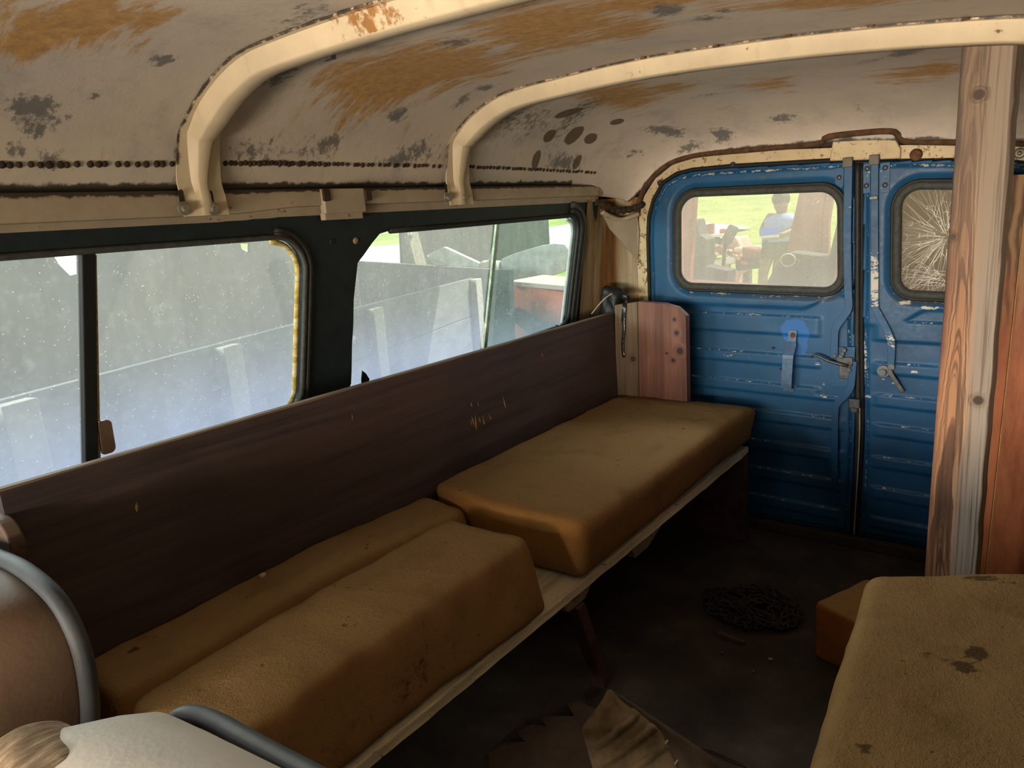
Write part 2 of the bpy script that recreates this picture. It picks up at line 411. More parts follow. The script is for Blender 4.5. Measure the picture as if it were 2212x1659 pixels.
def m_floor():
    t = NT('dirty_floor'); p = t.pos(); n = t.noise(p, 6, 8, 0.6); n2 = t.noise(p, 60, 8, 0.7)
    c = t.ramp(n, [(0.3, (0.036, 0.031, 0.026)), (0.55, (0.064, 0.054, 0.045)), (0.75, (0.11, 0.095, 0.082))])
    c = t.mix(t.step(n2, 0.68, 0.74), c, (0.10, 0.085, 0.07))
    return t.bsdf(c, 0.85, 0, t.bump(n2, 0.4, 0.006), 0.2)
def m_grass():
    t = NT('sunlit_grass'); p = t.pos(); n = t.noise(p, 0.9, 6, 0.6); n2 = t.noise(t.map(p, (9, 9, 3)), 1, 8, 0.7)
    c = t.ramp(t.math('ADD', t.math('MULTIPLY', n, 0.5), t.math('MULTIPLY', n2, 0.5)), [(0.32, (0.19, 0.30, 0.05)), (0.5, (0.40, 0.50, 0.12)), (0.68, (0.62, 0.62, 0.26))])
    return t.bsdf(c, 0.9, 0, t.bump(n2, 0.8, 0.15), 0.1)

M = {}
M['roof'] = m_roof()
M['cream'] = m_cream(); M['rail'] = m_cream('dull_cream_paint', (0.40, 0.32, 0.23), 0.60, (0.30, 0.24, 0.18))
M['header'] = m_cream('chipped_cream_paint', (0.58, 0.46, 0.28), 0.52, (0.45, 0.34, 0.20))
M['blue'] = m_blue(); M['navy'] = m_navy()
M['rubber'] = plain('black_rubber', (0.016, 0.017, 0.017), 0.6, 0, 0.4, 60, 0.2)
M['rubber_grey'] = plain('dusty_grey_rubber', (0.045, 0.047, 0.045), 0.7, 0, 0.35, 70, 0.2)
M['steel'] = plain('worn_steel', (0.075, 0.075, 0.082), 0.42, 0.5, 0.4, 80, 0.2)
M['bolt'] = plain('dull_bolt_steel', (0.30, 0.27, 0.22), 0.45, 0.6, 0.3, 90, 0.2)
M['rust'] = plain('brown_rust', (0.11, 0.05, 0.022), 0.85, 0, 0.5, 60, 0.4)
M['rustdark'] = plain('dark_rust', (0.035, 0.020, 0.010), 0.9, 0, 0.5, 60, 0.4)
M['black'] = plain('matt_black', (0.006, 0.006, 0.007), 0.7, 0, 0.3, 40, 0.2)
M['plastic'] = plain('shiny_black_plastic', (0.010, 0.010, 0.012), 0.22, 0, 0.3, 70, 0.5, 0.6)
M['backboard'] = m_wood('dark_stained_wood', (0.034, 0.025, 0.026), (0.068, 0.047, 0.046), (0.095, 0.062, 0.056), 'y', 22, 0.42)
M['edgewood'] = m_wood('pale_wood_edge', (0.08, 0.05, 0.032), (0.19, 0.125, 0.08), (0.32, 0.23, 0.15), 'y', 40, 0.7)
M['leather'] = m_leather('tan_leather', (0.17, 0.105, 0.066), (0.125, 0.074, 0.046))
M['leather_pale'] = m_leather('pale_worn_leather', (0.50, 0.44, 0.375), (0.41, 0.355, 0.295))
M['piping'] = m_leather('grey_piping_vinyl', (0.060, 0.061, 0.064), (0.026, 0.029, 0.034))
M['floor'] = m_floor(); M['grass'] = m_grass()
M['foam'] = m_foam('ochre_foam', (0.34, 0.222, 0.100), (0.31, 0.162, 0.062))
M['foam_r'] = m_foam('stained_ochre_foam', (0.26, 0.155, 0.062), (0.22, 0.11, 0.04))
M['foam_cut'] = m_foam('orange_foam', (0.42, 0.28, 0.12), (0.45, 0.13, 0.02))
M['cracks'] = plain('white_fracture', (0.85, 0.83, 0.80), 0.3, 0, 0.1, 50, 0)

# ================================================================== THE VAN'S SHELL
DOOR_Y = 2.40
P1 = [(-.835, 1.185), (-.808, 1.225), (-.785, 1.288), (-.734, 1.335), (-.688, 1.363), (-.633, 1.387), (-.555, 1.407), (-.447, 1.412), (-.30, 1.413), (-.1, 1.409), (.1, 1.402), (.3, 1.392), (.5, 1.368), (.64, 1.33), (.75, 1.26), (.80, 1.17)]
P2 = [(-.835, 1.190), (-.804, 1.255), (-.781, 1.310), (-.729, 1.359), (-.652, 1.397), (-.571, 1.416), (-.439, 1.423), (-.300, 1.427), (-.150, 1.425), (.069, 1.412), (.224, 1.398), (.359, 1.382), (.45, 1.366), (.60, 1.325), (.74, 1.25), (.80, 1.16)]
HD = [(-.755, 1.150), (-.722, 1.170), (-.690, 1.200), (-.635, 1.242), (-.560, 1.272), (-.42, 1.283), (-.20, 1.279), (.0, 1.270), (.15, 1.252), (.38, 1.222), (.52, 1.190), (.63, 1.12), (.69, 1.03)]
NS = 260
def res2(pts): return [(p.x, p.y) for p in catmull([Vector((a, b)) for a, b in pts], NS)]
Q1, Q2, QH = res2(P1), res2(P2), res2(HD)
def lerp2(A, B, t): return [(a[0] + (b[0] - a[0]) * t, a[1] + (b[1] - a[1]) * t) for a, b in zip(A, B)]
def roof_section(y):
    if y <= 0.77: return Q1
    if y <= 1.5: return lerp2(Q1, Q2, (y - .77) / .73)
    return Q2
secs = [(-1.25 + 1.55 * k / 24, None) for k in range(24)] + [(0.30 + 1.60 * k / 150, None) for k in range(151)]
rows = []
for y, _ in secs: rows.append([Vector((x, y, z)) for x, z in roof_section(y)])
for k in range(1, 61):                             # the roof rolls down to the rear header
    a = k / 60 * math.pi / 2
    S = lerp2(Q2, QH, 1 - math.cos(a)); y = 1.90 + 0.475 * math.sin(a)
    rows.append([Vector((x, y, z)) for x, z in S])
mb = MB(); vs_ = [p for r in rows for p in r]; R_ = len(rows)
mb.add(vs_, [(i * NS + k, i * NS + k + 1, (i + 1) * NS + k + 1, (i + 1) * NS + k) for i in range(R_ - 1) for k in range(NS - 1)])
nroof = len(vs_)
roof_bvh = BVHTree.FromPolygons(mb.v, mb.f)
def hit_roof(px, py):
    h = roof_bvh.ray_cast(CAM, ray(px, py).normalized())
    return h[0], h[1]
# the row of rust pimples along the spot-welded seam
mb.mat(1)
def seam(px0, px1, n, y0, y1, big):
    for k in range(n):
        x = px0 + (px1 - px0) * (k + rnd.uniform(-.3, .3)) / max(n - 1, 1); y = y0 + (y1 - y0) * (x - px0) / (px1 - px0) + rnd.uniform(-1, 1)
        h, nn = hit_roof(x, y)
        if h is None: continue
        if nn.dot(CAM - h) < 0: nn = -nn
        mb.disc(h, nn, rnd.uniform(.45, 1.2) * big, .0007, 10, True)
seam(5, 375, 19, 356, 354, .0027); seam(485, 945, 44, 352, 358, .0019); seam(1016, 1285, 40, 360, 372, .0017); seam(560, 670, 9, 352, 353, .0030)
ceil = mb.build('ceiling', [M['roof'], M['rustdark']], smooth=True)
sol = ceil.modifiers.new('solidify', 'SOLIDIFY'); sol.thickness = 0.004; sol.offset = 1
tag(ceil, 'domed cream metal roof with orange rust stains and dark mould patches', kind='structure')
V = np.array([tuple(p) for p in mb.v])
def blob_field(V, blobs):
    """blobs: (px,py, ux,uy, vx,vy, strength): an ellipse on the surface, its two half-axes read in the photo, kept as points of the roof."""
    out = np.zeros(len(V))
    for (x, y, ux, uy, vx, vy, s) in blobs:
        c, _ = hit_roof(x, y); a, _ = hit_roof(x + ux, y + uy); b, _ = hit_roof(x + vx, y + vy)
        if c is None or a is None or b is None: continue
        A = np.array(a - c); B = np.array(b - c); D = V - np.array(c)
        aa, bb, ab = A @ A, B @ B, A @ B; det = aa * bb - ab * ab
        if abs(det) < 1e-12: continue
        da, db = D @ A, D @ B
        u = (da * bb - db * ab) / det; v = (db * aa - da * ab) / det
        nrm = np.linalg.norm(np.cross(A, B)); off = np.abs(D @ (np.cross(A, B) / max(nrm, 1e-12)))
        val = s * np.clip(1.25 - np.sqrt(u * u + v * v), 0, 1) * (off < 0.12)
        out = np.maximum(out, val)
    return out
rust = blob_field(V, [(180, 45, 260, -10, 40, 75, .85), (90, 95, 130, -15, 15, 40, .6), (900, 150, 240, -30, 30, 62, 1.0), (780, 185, 130, 0, 15, 36, .7), (1180, 60, 190, -25, 30, 55, .85), (1345, 65, 110, -12, 10, 24, .8),
    (1400, 5, 260, -20, 20, 22, .7), (1780, 5, 330, -10, 20, 18, .7), (1340, 205, 110, -10, 30, 40, .8), (1450, 190, 70, -10, 15, 20, .6), (1670, 180, 85, -4, 10, 26, .55), (1960, 160, 110, -12, 15, 22, .6), (2030, 150, 60, -8, 10, 28, .7),
    (1130, 110, 90, -12, 10, 30, .6), (5, 150, 14, 0, 0, 16, .6)])
mold = 1.22 * blob_field(V, [(85, 250, 70, -6, 8, 50, .62), (560, 330, 120, 0, 0, 40, .46), (690, 320, 60, 0, 0, 34, .5), (890, 335, 70, -10, 6, 34, .5), (1110, 250, 60, -40, 16, 30, .5), (600, 160, 60, -24, 8, 20, .75), (40, 330, 60, 0, 0, 40, .4), (70, 230, 62, -6, 8, 32, 1.0), (80, 275, 26, 0, 4, 30, .8), (355, 130, 38, -4, 4, 14, .95), (205, 203, 18, -3, 3, 12, .8), (600, 165, 55, -20, 8, 16, .75), (858, 247, 26, -12, 8, 16, .85), (715, 305, 36, -6, 6, 20, .7),
    (560, 315, 90, 0, 0, 34, .42), (900, 325, 50, -20, 6, 34, .62), (985, 92, 55, -8, 8, 12, .7), (1045, 190, 36, -8, 6, 7, .75), (1000, 215, 28, -18, 8, 10, .7), (660, 30, 110, -40, 15, 26, .45), (1440, 22, 50, -6, 10, 16, .9), (1530, 38, 45, -4, 6, 8, .7), (1575, 22, 36, -4, 6, 6, .6),
    (1440, 282, 55, 12, -4, 14, .9), (1560, 290, 32, 0, 5, 24, .9), (1490, 318, 36, -14, 10, 12, .8), (1690, 255, 36, -6, 5, 12, .75), (1960, 112, 62, -14, 6, 10, .8), (1855, 235, 14, 20, -6, 5, .55), (1250, 240, 90, -40, 12, 20, .6), (1150, 260, 70, -20, 10, 40, .45),
    (1370, 330, 24, -10, 6, 6, .7), (1215, 350, 46, 0, 0, 26, .8), (400, 320, 16, 4, -8, 34, .5), (860, 345, 60, -10, 0, 14, .7), (105, 350, 40, 0, 0, 30, .55), (1530, 205, 80, -10, 5, 6, .4), (1890, 130, 110, -18, 5, 5, .4)])
spot = blob_field(V, [(1187, 293, 18, -5, -4, 19, 1.0), (1240, 291, 27, -10, -6, 26, 1.0), (1276, 299, 19, -8, 4, 14, 1.0), (1333, 263, 21, -4, 2, 8, 1.0), (1158, 345, 12, 0, -8, 34, .85), (1246, 350, 13, -4, -8, 26, .85), (1230, 243, 46, -12, 4, 9, .9), (1345, 250, 6, 0, 0, 4, 0)])
z = V[:, 2]; yy = V[:, 1]; xx = V[:, 0]
dirt = np.where((xx < -.6) & (yy < 2.1), np.clip((1.242 - z) / .03, 0, 1), 0.0)
# rust collects in the gutter above the rear doors and beside the hoops
dirt = np.maximum(dirt, np.clip((yy - 2.371) / .004, 0, 1) * .6)
for yr in (.771, 1.502):
    d = np.abs(yy - yr + .034)
    dirt = np.maximum(dirt, np.clip((.012 - d) / .008, 0, 1) * .5)
n_ = len(V)
attr(ceil, 'rust', rust); attr(ceil, 'mold', mold); attr(ceil, 'spot', spot); attr(ceil, 'dirt', dirt)

# ------------------------------------------------------------------ roof hoops (pressed hat-section bows)
def roof_hoop(name, y, label, w0, depth, rust_px=None):
    S = roof_section(y); mb = MB()
    pts = [Vector((x, y, z)) for x, z in S[::4]]
    ext = [Vector((-.784, y, 1.166)), Vector((-.785, y, 1.185)), Vector((-.787, y, 1.205)), Vector((-.791, y, 1.235)), Vector((-.790, y, 1.262))]
    pts = catmull(ext[:4] + [p for p in pts if p.z > 1.300 or p.x > 0], 150)
    fr = []; N = len(pts)
    for i, p in enumerate(pts):
        a = pts[max(i - 1, 0)]; b = pts[min(i + 1, N - 1)]; t = (b - a).normalized()
        nin = Vector((-t.z, 0, t.x)); c = Vector((0, y, 1.0)) - p
        if nin.dot(c) < 0: nin = -nin
        fr.append((Vector((0, 1, 0)), nin))
    L = [0]
    for i in range(1, N): L.append(L[-1] + (pts[i] - pts[i - 1]).length)
    def prof(i):
        s = L[i]; k = max(0, 1 - s / .24); k = k * k * (3 - 2 * k)        # wide flanged foot
        w = w0 * (1 - .50 * k); d = depth * (1 - .78 * max(0, 1 - s / .21)); fl = .009 + .021 * k; top = w * (.52 - .12 * k)
        return [(-w / 2 - fl, .001), (-w / 2 - fl, .004), (-w / 2, .005), (-w / 2 + (w - top) / 2 * .75, d * .92), (-top / 2, d), (top / 2, d), (w / 2 - (w - top) / 2 * .75, d * .92), (w / 2, .005), (w / 2 + fl, .004), (w / 2 + fl, .001)]
    mb.sweep(pts, fr, prof)
    o = mb.build(name, M['cream'], smooth=True, angle=38)
    Vv = np.array([tuple(v.co) for v in o.data.vertices])
    prof_i = np.arange(len(Vv)) % 10
    attr(o, 'dirt', np.where((prof_i == 0) | (prof_i == 9) | (prof_i == 1), .58, 0.0) * (Vv[:, 2] > 1.25))
    rv = np.zeros(len(Vv))
    if rust_px:
        c = at_y(*rust_px, y); rv = np.clip(1 - np.abs(Vv[:, 0] - c.x) / .16, 0, 1) * np.where(prof_i < 4, .62, .2)
    attr(o, 'rust', rv)
    return tag(o, label, kind='structure')
hoop1 = roof_hoop('trim_1', .775, 'cream arched roof hoop nearer the front, rusty where it crosses the roof', .060, .034, (820, 45))
hoop2 = roof_hoop('trim_2', 1.505, 'cream arched roof hoop nearer the rear doors, clean painted', .066, .036)
def foot_bolts(hoop, spots):
    for (px, py) in spots:
        p = at_x(px, py, -.7785); mb = MB()
        mb.disc(p, (1, 0, 0), .0125, .0025, 18).disc(p + Vector((.0025, 0, 0)), (1, 0, 0), .0078, .008, 6)
        part(mb, 'bolt', M['bolt'], hoop, bevel=.0008)
        mb = MB(); q = p + Vector((-.001, 0, .018))
        mb.add([q + Vector((0, .0055 * math.cos(a), (.010 if math.sin(a) > 0 else -.010) + .0055 * math.sin(a))) for a in [2 * math.pi * k / 14 for k in range(14)]], [tuple(range(14))])
        part(mb, 'bolt_slot', M['rustdark'], hoop)
foot_bolts(hoop1, [(397, 450), (460, 451)]); foot_bolts(hoop2, [(966, 426), (1000, 426)])
# small hook and clips on the hoops
mb = MB(); h = at_y(708, 118, .80)
mb.tube([h + Vector((0, 0, .016)), h], .003, 8).box(h + Vector((-.010, -.006, -.008)), h + Vector((.012, .006, .0)))
part(mb, 'hook', M['steel'], hoop1, bevel=.0015)
mb = MB(); h = at_y(1458, 156, 1.56)
mb.tube([h + Vector((0, 0, .012)), h], .003, 8).box(h + Vector((-.008, -.005, -.006)), h + Vector((.008, .005, .0)))
part(mb, 'hook', M['steel'], hoop2, bevel=.0015)
for (px, py) in ((1388, 128), (1545, 103), (1700, 80), (1880, 58), (2085, 44)):
    mb = MB(); h = at_y(px, py - 3, 1.456); mb.box(h + Vector((-.006, -.002, -.0015)), h + Vector((.006, .006, .0015)))
    part(mb, 'clip', M['rust'], hoop2, bevel=.001)

# ------------------------------------------------------------------ left side wall with its window openings
def wl(a, b, t): return Vector((wall_x(b) - t, a, b))          # a = y, b = z, t = outwards
W1 = rpoly([(.10, .715), (.985, .715), (1.022, 1.118), (.10, 1.118)], [.03, .07, .075, .03], 8)
W2 = [(1.135, .715), (1.132, .745), (1.138, .756), (1.141, .79), (1.144, .85), (1.150, .90), (1.153, .96), (1.160, 1.0), (1.168, 1.045), (1.188, 1.062), (1.215, 1.088), (1.240, 1.108), (1.27, 1.113)] + rpoly([(1.4, 1.113), (2.150, 1.118), (2.112, .715)], [0, .055, .05], 8)
W2 = [p for p in W2]
W0 = rpoly([(-1.0, .74), (-.12, .74), (-.12, 1.10), (-.80, 1.10)], .05, 5)
mb = MB()
mb.plate([(-1.25, -.02), (2.275, -.02), (2.262, .90), (2.268, 1.165), (-1.25, 1.180)], [W0, W1, W2], wl, .018)
wall = mb.build('wall_left', M['navy'], bevel=.002)
tag(wall, 'dark navy steel side wall with two side windows above the bench', kind='structure')
# small hardware on the dark pillar between the windows
mb = MB(); p = at_wall(768, 520, .001); mb.disc(p, (1, 0, -.14), .008, .003, 16, True); part(mb, 'button', plain('brass_button', (.32, .22, .12), .5), wall, smooth=True)
mb = MB(); p = at_wall(717, 523, .001); mb.disc(p, (1, 0, -.14), .007, .002, 16, True); part(mb, 'plug', M['rubber'], wall, smooth=True)
# curled flap of the black covering beside the rear side window
mb = MB(); a = at_wall(782, 800, .004); b = at_wall(781, 836, .004)
mb.add([a, a + Vector((.002, .010, -.010)), a + Vector((.006, .016, -.026)), b + Vector((.004, .010, -.004)), b, a + Vector((.0, -.006, -.02))], [(0, 1, 2, 3, 4, 5)])
part(mb, 'torn_flap', M['black'], wall)

def closed_frame(loop): return loop
def gasket(loop, fn, r, name, mat, parent, n=8, flat=1.0):
    return part(MB().tube([fn(a, b, 0) for a, b in loop], r, n, closed=True, up=(1, 0, 0)), name, mat, parent, smooth=True)
def offset_loop(loop, d):
    n = len(loop); c = sum((Vector(p) for p in loop), Vector((0, 0))) / n; out = []
    for i in range(n):
        a, p, b = (Vector(loop[(i + k) % n]) for k in (-1, 0, 1)); t = (b - a).normalized(); nn = Vector((t.y, -t.x))
        if nn.dot(p - c) < 0: nn = -nn
        out.append(tuple(p + nn * d))
    return out
G_side = m_glass('dusty_side_glass', 0.15, .72, 1.02)
def pane(loop, off, name, parent, mat, th=.004):
    mb = MB(); mb.plate(loop, [], lambda a, b, t: wl(a, b, off + t), th)
    return part(mb, name, mat, parent)
# window_1 : the nearer side window, two panes and an upright bar
win1 = MB().tube([wl(a, b, -.003) for a, b in W1], .006, 8, closed=True, up=(1, 0, 0)).build('window_1', M['rubber_grey'], smooth=True)
tag(win1, 'nearer side window with dusty glass and a dark upright bar', kind='structure')
def bar_y(z): return .5695 - (1.113 - z) * .115
pane([(.09, .70), (bar_y(.70), .70), (bar_y(1.125), 1.125), (.09, 1.125)], .010, 'front_pane', win1, G_side)
pane([(bar_y(.70) + .012, .70), (1.03, .70), (1.03, 1.125), (bar_y(1.125) + .012, 1.125)], .022, 'rear_pane', win1, G_side)
mb = MB(); f0 = lambda y, z_, t: wl(y, z_, t)
mb.hexa([f0(bar_y(.70) - .012, .70, .020), f0(bar_y(.70) + .011, .70, .020), f0(bar_y(.70) + .011, .70, -.004), f0(bar_y(.70) - .012, .70, -.004), f0(bar_y(1.12) - .012, 1.12, .020), f0(bar_y(1.12) + .011, 1.12, .020), f0(bar_y(1.12) + .011, 1.12, -.004), f0(bar_y(1.12) - .012, 1.12, -.004)])
part(mb, 'sash_bar', M['black'], win1, bevel=.002)
t = NT('mouldy_yellow_seal'); p = t.pos(); n = t.noise(t.map(p, (30, 30, 60)), 1, 8, .7)
m_seal = t.bsdf(t.ramp(n, [(.35, (.60, .60, .54)), (.5, (.55, .40, .12)), (.62, (.30, .20, .04)), (.75, (.62, .62, .58))]), .7, 0, t.bump(n, .3, .003), .2)
mb = MB(); mb.hexa([f0(bar_y(.70) + .012, .70, .022), f0(bar_y(.70) + .022, .70, .022), f0(bar_y(.70) + .022, .70, .012), f0(bar_y(.70) + .012, .70, .012), f0(bar_y(1.11) + .012, 1.11, .022), f0(bar_y(1.11) + .019, 1.11, .022), f0(bar_y(1.11) + .019, 1.11, .012), f0(bar_y(1.11) + .012, 1.11, .012)])
part(mb, 'mouldy_seal', m_seal, win1)
# weathered yellowed edge seal, grey inner lip and rusty rim round the rear corner of window_1
edge = [(a, b) for a, b in offset_loop(W1, -.010) if a > .90]
def gasket_run(loop, off, r, name, mat, parent):
    return part(MB().tube([wl(a, b, off) for a, b in loop], r, 8, up=(1, 0, 0)), name, mat, parent, smooth=True)
gasket_run(edge, .012, .006, 'yellowed_seal', m_seal, win1)
gasket_run([(a, b) for a, b in offset_loop(W1, .006) if a > .80], -.002, .003, 'rusty_rim', M['rust'], win1)
gasket_run([(a, b) for a, b in offset_loop(W1, .014) if a > .85], -.003, .006, 'rubber_rim', M['rubber'], win1)
lip = [(a, b) for a, b in W1 if b > 1.0 or a > .95]
mb = MB(); c0 = at_wall(232, 945, .002)
mb.plate(rpoly([(c0.y - .013, c0.z - .030), (c0.y + .011, c0.z - .030), (c0.y + .009, c0.z + .034), (c0.y - .013, c0.z + .034)], [.004, .010, .010, .004], 5), [], lambda a, b, t: wl(a, b, -.006 + t), .008)
part(mb, 'catch', plain('brown_catch', (.16, .10, .07), .4), win1, bevel=.001)
# window_2 : rear side window, sliding pane with a chalky edge
win2 = MB().tube([wl(a, b, -.002) for a, b in W2 if a > 1.25], .007, 8, up=(1, 0, 0)).build('window_2', M['rubber'], smooth=True)
tag(win2, 'rear side window with dusty glass, sliding pane edge and a ragged black corner', kind='structure')
def sl_y(z): return 1.716 - (1.11 - z) * .115
pane([(1.11, .70), (sl_y(.70) - .004, .70), (sl_y(1.125) - .004, 1.125), (1.11, 1.125)], .024, 'front_pane', win2, G_side)
pane([(sl_y(.70), .70), (2.16, .70), (2.16, 1.125), (sl_y(1.125), 1.125)], .010, 'sliding_pane', win2, m_glass('greener_side_glass', .085, .72, .95, (.86, .95, .92), (.72, .84, .76), (.66, .82, .92), .5, .11))
t = NT('chalky_glass_edge'); p = t.pos(); n = t.noise(t.map(p, (40, 40, 30)), 1, 8, .7)
m_edge = t.bsdf(t.ramp(n, [(.4, (.22, .33, .27)), (.6, (.45, .60, .50)), (.7, (.70, .78, .70))]), .35, 0, None, .5)
mb = MB(); mb.hexa([f0(sl_y(.70) - .011, .70, .014), f0(sl_y(.70) + .004, .70, .014), f0(sl_y(.70) + .004, .70, .006), f0(sl_y(.70) - .011, .70, .006), f0(sl_y(1.115) - .011, 1.115, .014), f0(sl_y(1.115) + .004, 1.115, .014), f0(sl_y(1.115) + .004, 1.115, .006), f0(sl_y(1.115) - .011, 1.115, .006)])
part(mb, 'chalky_pane_edge', m_edge, win2, bevel=.001)
o2 = offset_loop([(a, b) for a, b in rpoly([(1.2, .70), (2.112, .70), (2.150, 1.118), (1.2, 1.118)], [.0, .05, .055, .0], 8)], .014)
gasket_run([(a, b) for a, b in o2 if a > 1.75], -.006, .010, 'rubber_rim', M['rubber'], win2)
o3 = offset_loop([(a, b) for a, b in rpoly([(1.2, .70), (2.112, .70), (2.150, 1.118), (1.2, 1.118)], [.0, .05, .055, .0], 8)], .034)
gasket_run([(a, b) for a, b in o3 if a > 1.60], -.004, .011, 'outer_rubber_rim', M['rubber_grey'], win2)
o4 = offset_loop(rpoly([(1.2, .70), (2.112, .70), (2.150, 1.118), (1.2, 1.118)], [.0, .05, .055, .0], 8), -.012)
gasket_run([(a, b) for a, b in o4 if a > 1.78 and b > .72], .014, .006, 'grey_channel', plain('pale_grey_channel', (.42, .44, .44), .6), win2)

# ------------------------------------------------------------------ cant rail above the side windows
mb = MB()
ry = [-1.2 + 3.46 * k / 60 for k in range(61)]
def railprof(i):
    y = ry[i]; lowz = 1.166 if y < .83 else (1.170 if y < .9 else 1.177)
    if y < .84: lowz = 1.166
    elif y < .98: lowz = 1.166 + .010 * (y - .84) / .14
    else: lowz = 1.176
    return [(0, 1.150), (.012, lowz), (.024, lowz + .002), (.026, lowz + .028), (.020, 1.213), (-.030, 1.217)]
mb.sweep([(wall_x(1.16) - .004, y, 0) for y in ry], [((1, 0, 0), (0, 0, 1))] * len(ry), railprof)
rail = mb.build('trim_3', M['rail'], smooth=True, angle=40)
tag(rail, 'dull cream rail running above the side windows, stained along its top', kind='structure')
Vv = np.array([tuple(v.co) for v in rail.data.vertices])
attr(rail, 'dirt', np.clip((Vv[:, 2] - 1.200) / .012, 0, 1) * .9); attr(rail, 'rust', np.clip((Vv[:, 1] - 2.0) / .5, 0, .5))
mb = MB(); a = at_wall(700, 425, .026); b = at_wall(788, 443, .026)
mb.box((wall_x(1.17) + .012, a.y, 1.160), (wall_x(1.17) + .030, b.y, 1.212)); mb.box((wall_x(1.17) + .006, a.y + .002, 1.146), (wall_x(1.17) + .022, b.y - .004, 1.162))
part(mb, 'bracket', M['rail'], rail, bevel=.002)
for px in (706, 796):
    mb = MB(); a = at_wall(px, 418, .030)
    mb.box(a + Vector((-.006, -.010, -.016)), a + Vector((.001, .010, .010))); part(mb, 'rust_scab', M['rustdark'], rail, bevel=.003)

# ------------------------------------------------------------------ rear wall: header, jamb and corner panel
sill = MB().box((-.72, 2.372, 0), (.70, 2.404, .034)).build('trim_4', M['floor'], bevel=.004); tag(sill, 'door sill under the rear doors, coloured dark for the shade there', kind='structure')  # takes the floor's dark colour to match the shade down here
def rz(a, b, t): return Vector((a, DOOR_Y - .006 + t, b))
hdr_out = [(-.735, .0), (-.735, 1.02), (-.722, 1.10), (-.700, 1.168), (-.655, 1.222), (-.59, 1.262), (-.50, 1.277), (-.25, 1.272), (.12, 1.245), (.38, 1.212), (.55, 1.17), (.66, 1.10), (.71, 1.0), (.71, .0)]
open_ = [(-.690, .03), (-.690, 1.02), (-.684, 1.095), (-.665, 1.150), (-.628, 1.206), (-.575, 1.231), (-.52, 1.238), (-.386, 1.237), (-.074, 1.223), (.097, 1.210), (.225, 1.199), (.38, 1.178), (.50, 1.15), (.60, 1.09), (.645, 1.0), (.650, .03)]
mb = MB(); mb.plate(hdr_out[1:-1] + [(.71, .0), (-.735, .0)], [open_], rz, .03)
rear = mb.build('wall_rear', M['header'], bevel=.003)
Vv = np.array([tuple(v.co) for v in rear.data.vertices]); attr(rear, 'rust', np.full(len(Vv), .12)); attr(rear, 'dirt', np.where(Vv[:, 2] < .1, 1.0, 0.0))  # foot of the frame darkened to match the shade there
tag(rear, 'chipped cream frame around the two rear doors', kind='structure')
# outer skin of the body round the rear opening, and the rear corner posts behind the trim; added to stop light leaks
mb = MB(); hole_in = [(a * .965 + (.004 if a < 0 else -.002), max(.075, .03 + (b - .03) * .982)) for a, b in open_]
mb.plate([(-.97, -.05), (-.93, 1.0), (-.90, 1.16), (-.82, 1.30), (-.65, 1.40), (-.40, 1.45), (0, 1.46), (.40, 1.45), (.65, 1.40), (.82, 1.30), (.90, 1.16), (.93, 1.0), (.97, -.05)], [hole_in], lambda a, b, t: Vector((a, 2.428 + t, b)), .012)
part(mb, 'outer_skin', M['rustdark'], rear)
mb = MB(); mb.hexa([(-.985, 2.2, -.05), (-.965, 2.2, -.05), (-.965, 2.43, -.05), (-.985, 2.43, -.05), (-.87, 2.2, 1.24), (-.85, 2.2, 1.24), (-.85, 2.43, 1.24), (-.87, 2.43, 1.24)]); part(mb, 'outer_skin', M['rustdark'], rear)
# raised pressing over the door joint
mb = MB(); mb.plate([(-.084, 1.222), (-.076, 1.276), (-.066, 1.284), (.080, 1.274), (.092, 1.262), (.106, 1.236), (.106, 1.209)], [], rz, .03)
for v in range(len(mb.v)): mb.v[v] = (mb.v[v][0], mb.v[v][1] - .012, mb.v[v][2])
part(mb, 'latch_pressing', M['header'], rear, bevel=.004)
# rusty gutter between roof and header
gut = [Vector((a, 2.381 if abs(a) > .1 else 2.370, b)) for a, b in ((-.726, 1.10), (-.704, 1.172), (-.658, 1.227), (-.592, 1.267), (-.50, 1.283), (-.30, 1.280), (-.118, 1.276), (-.088, 1.290), (.0, 1.291), (.088, 1.284), (.116, 1.256), (.25, 1.238), (.38, 1.220), (.55, 1.175))]
part(MB().tube(catmull(gut, 120), .0095, 8), 'rusty_gutter', plain('gutter_rust', (.075, .038, .018), .9, 0, .5, 45, .4), rear, smooth=True)
for (px, py, r) in ((1583, 357, .011), (1426, 396, .010), (2203, 331, .014)):
    mb = MB(); p = at_y(px, py, DOOR_Y - .007); mb.disc(p, (0, -1, 0), r, .004, 18, True); mb.disc(p + Vector((0, -.003, 0)), (0, -1, 0), r * .45, .004, 10)
    part(mb, 'screw', M['bolt'] if px > 2000 else M['steel'], rear, smooth=True)
mb = MB(); p = at_y(1979, 334, DOOR_Y - .007); mb.disc(p, (0, -1, 0), .017, .007, 16, True).disc(p + Vector((.006, -.004, .004)), (0, -1, 0), .007, .007, 9)
part(mb, 'rusted_stud', M['rust'], rear, smooth=True)
for (px, py) in ((1517, 362), (1545, 360)):
    mb = MB(); p = at_y(px, py, DOOR_Y - .0075); mb.disc(p, (0, -1, 0), .005, .001, 10); part(mb, 'rust_hole', M['rustdark'], rear)
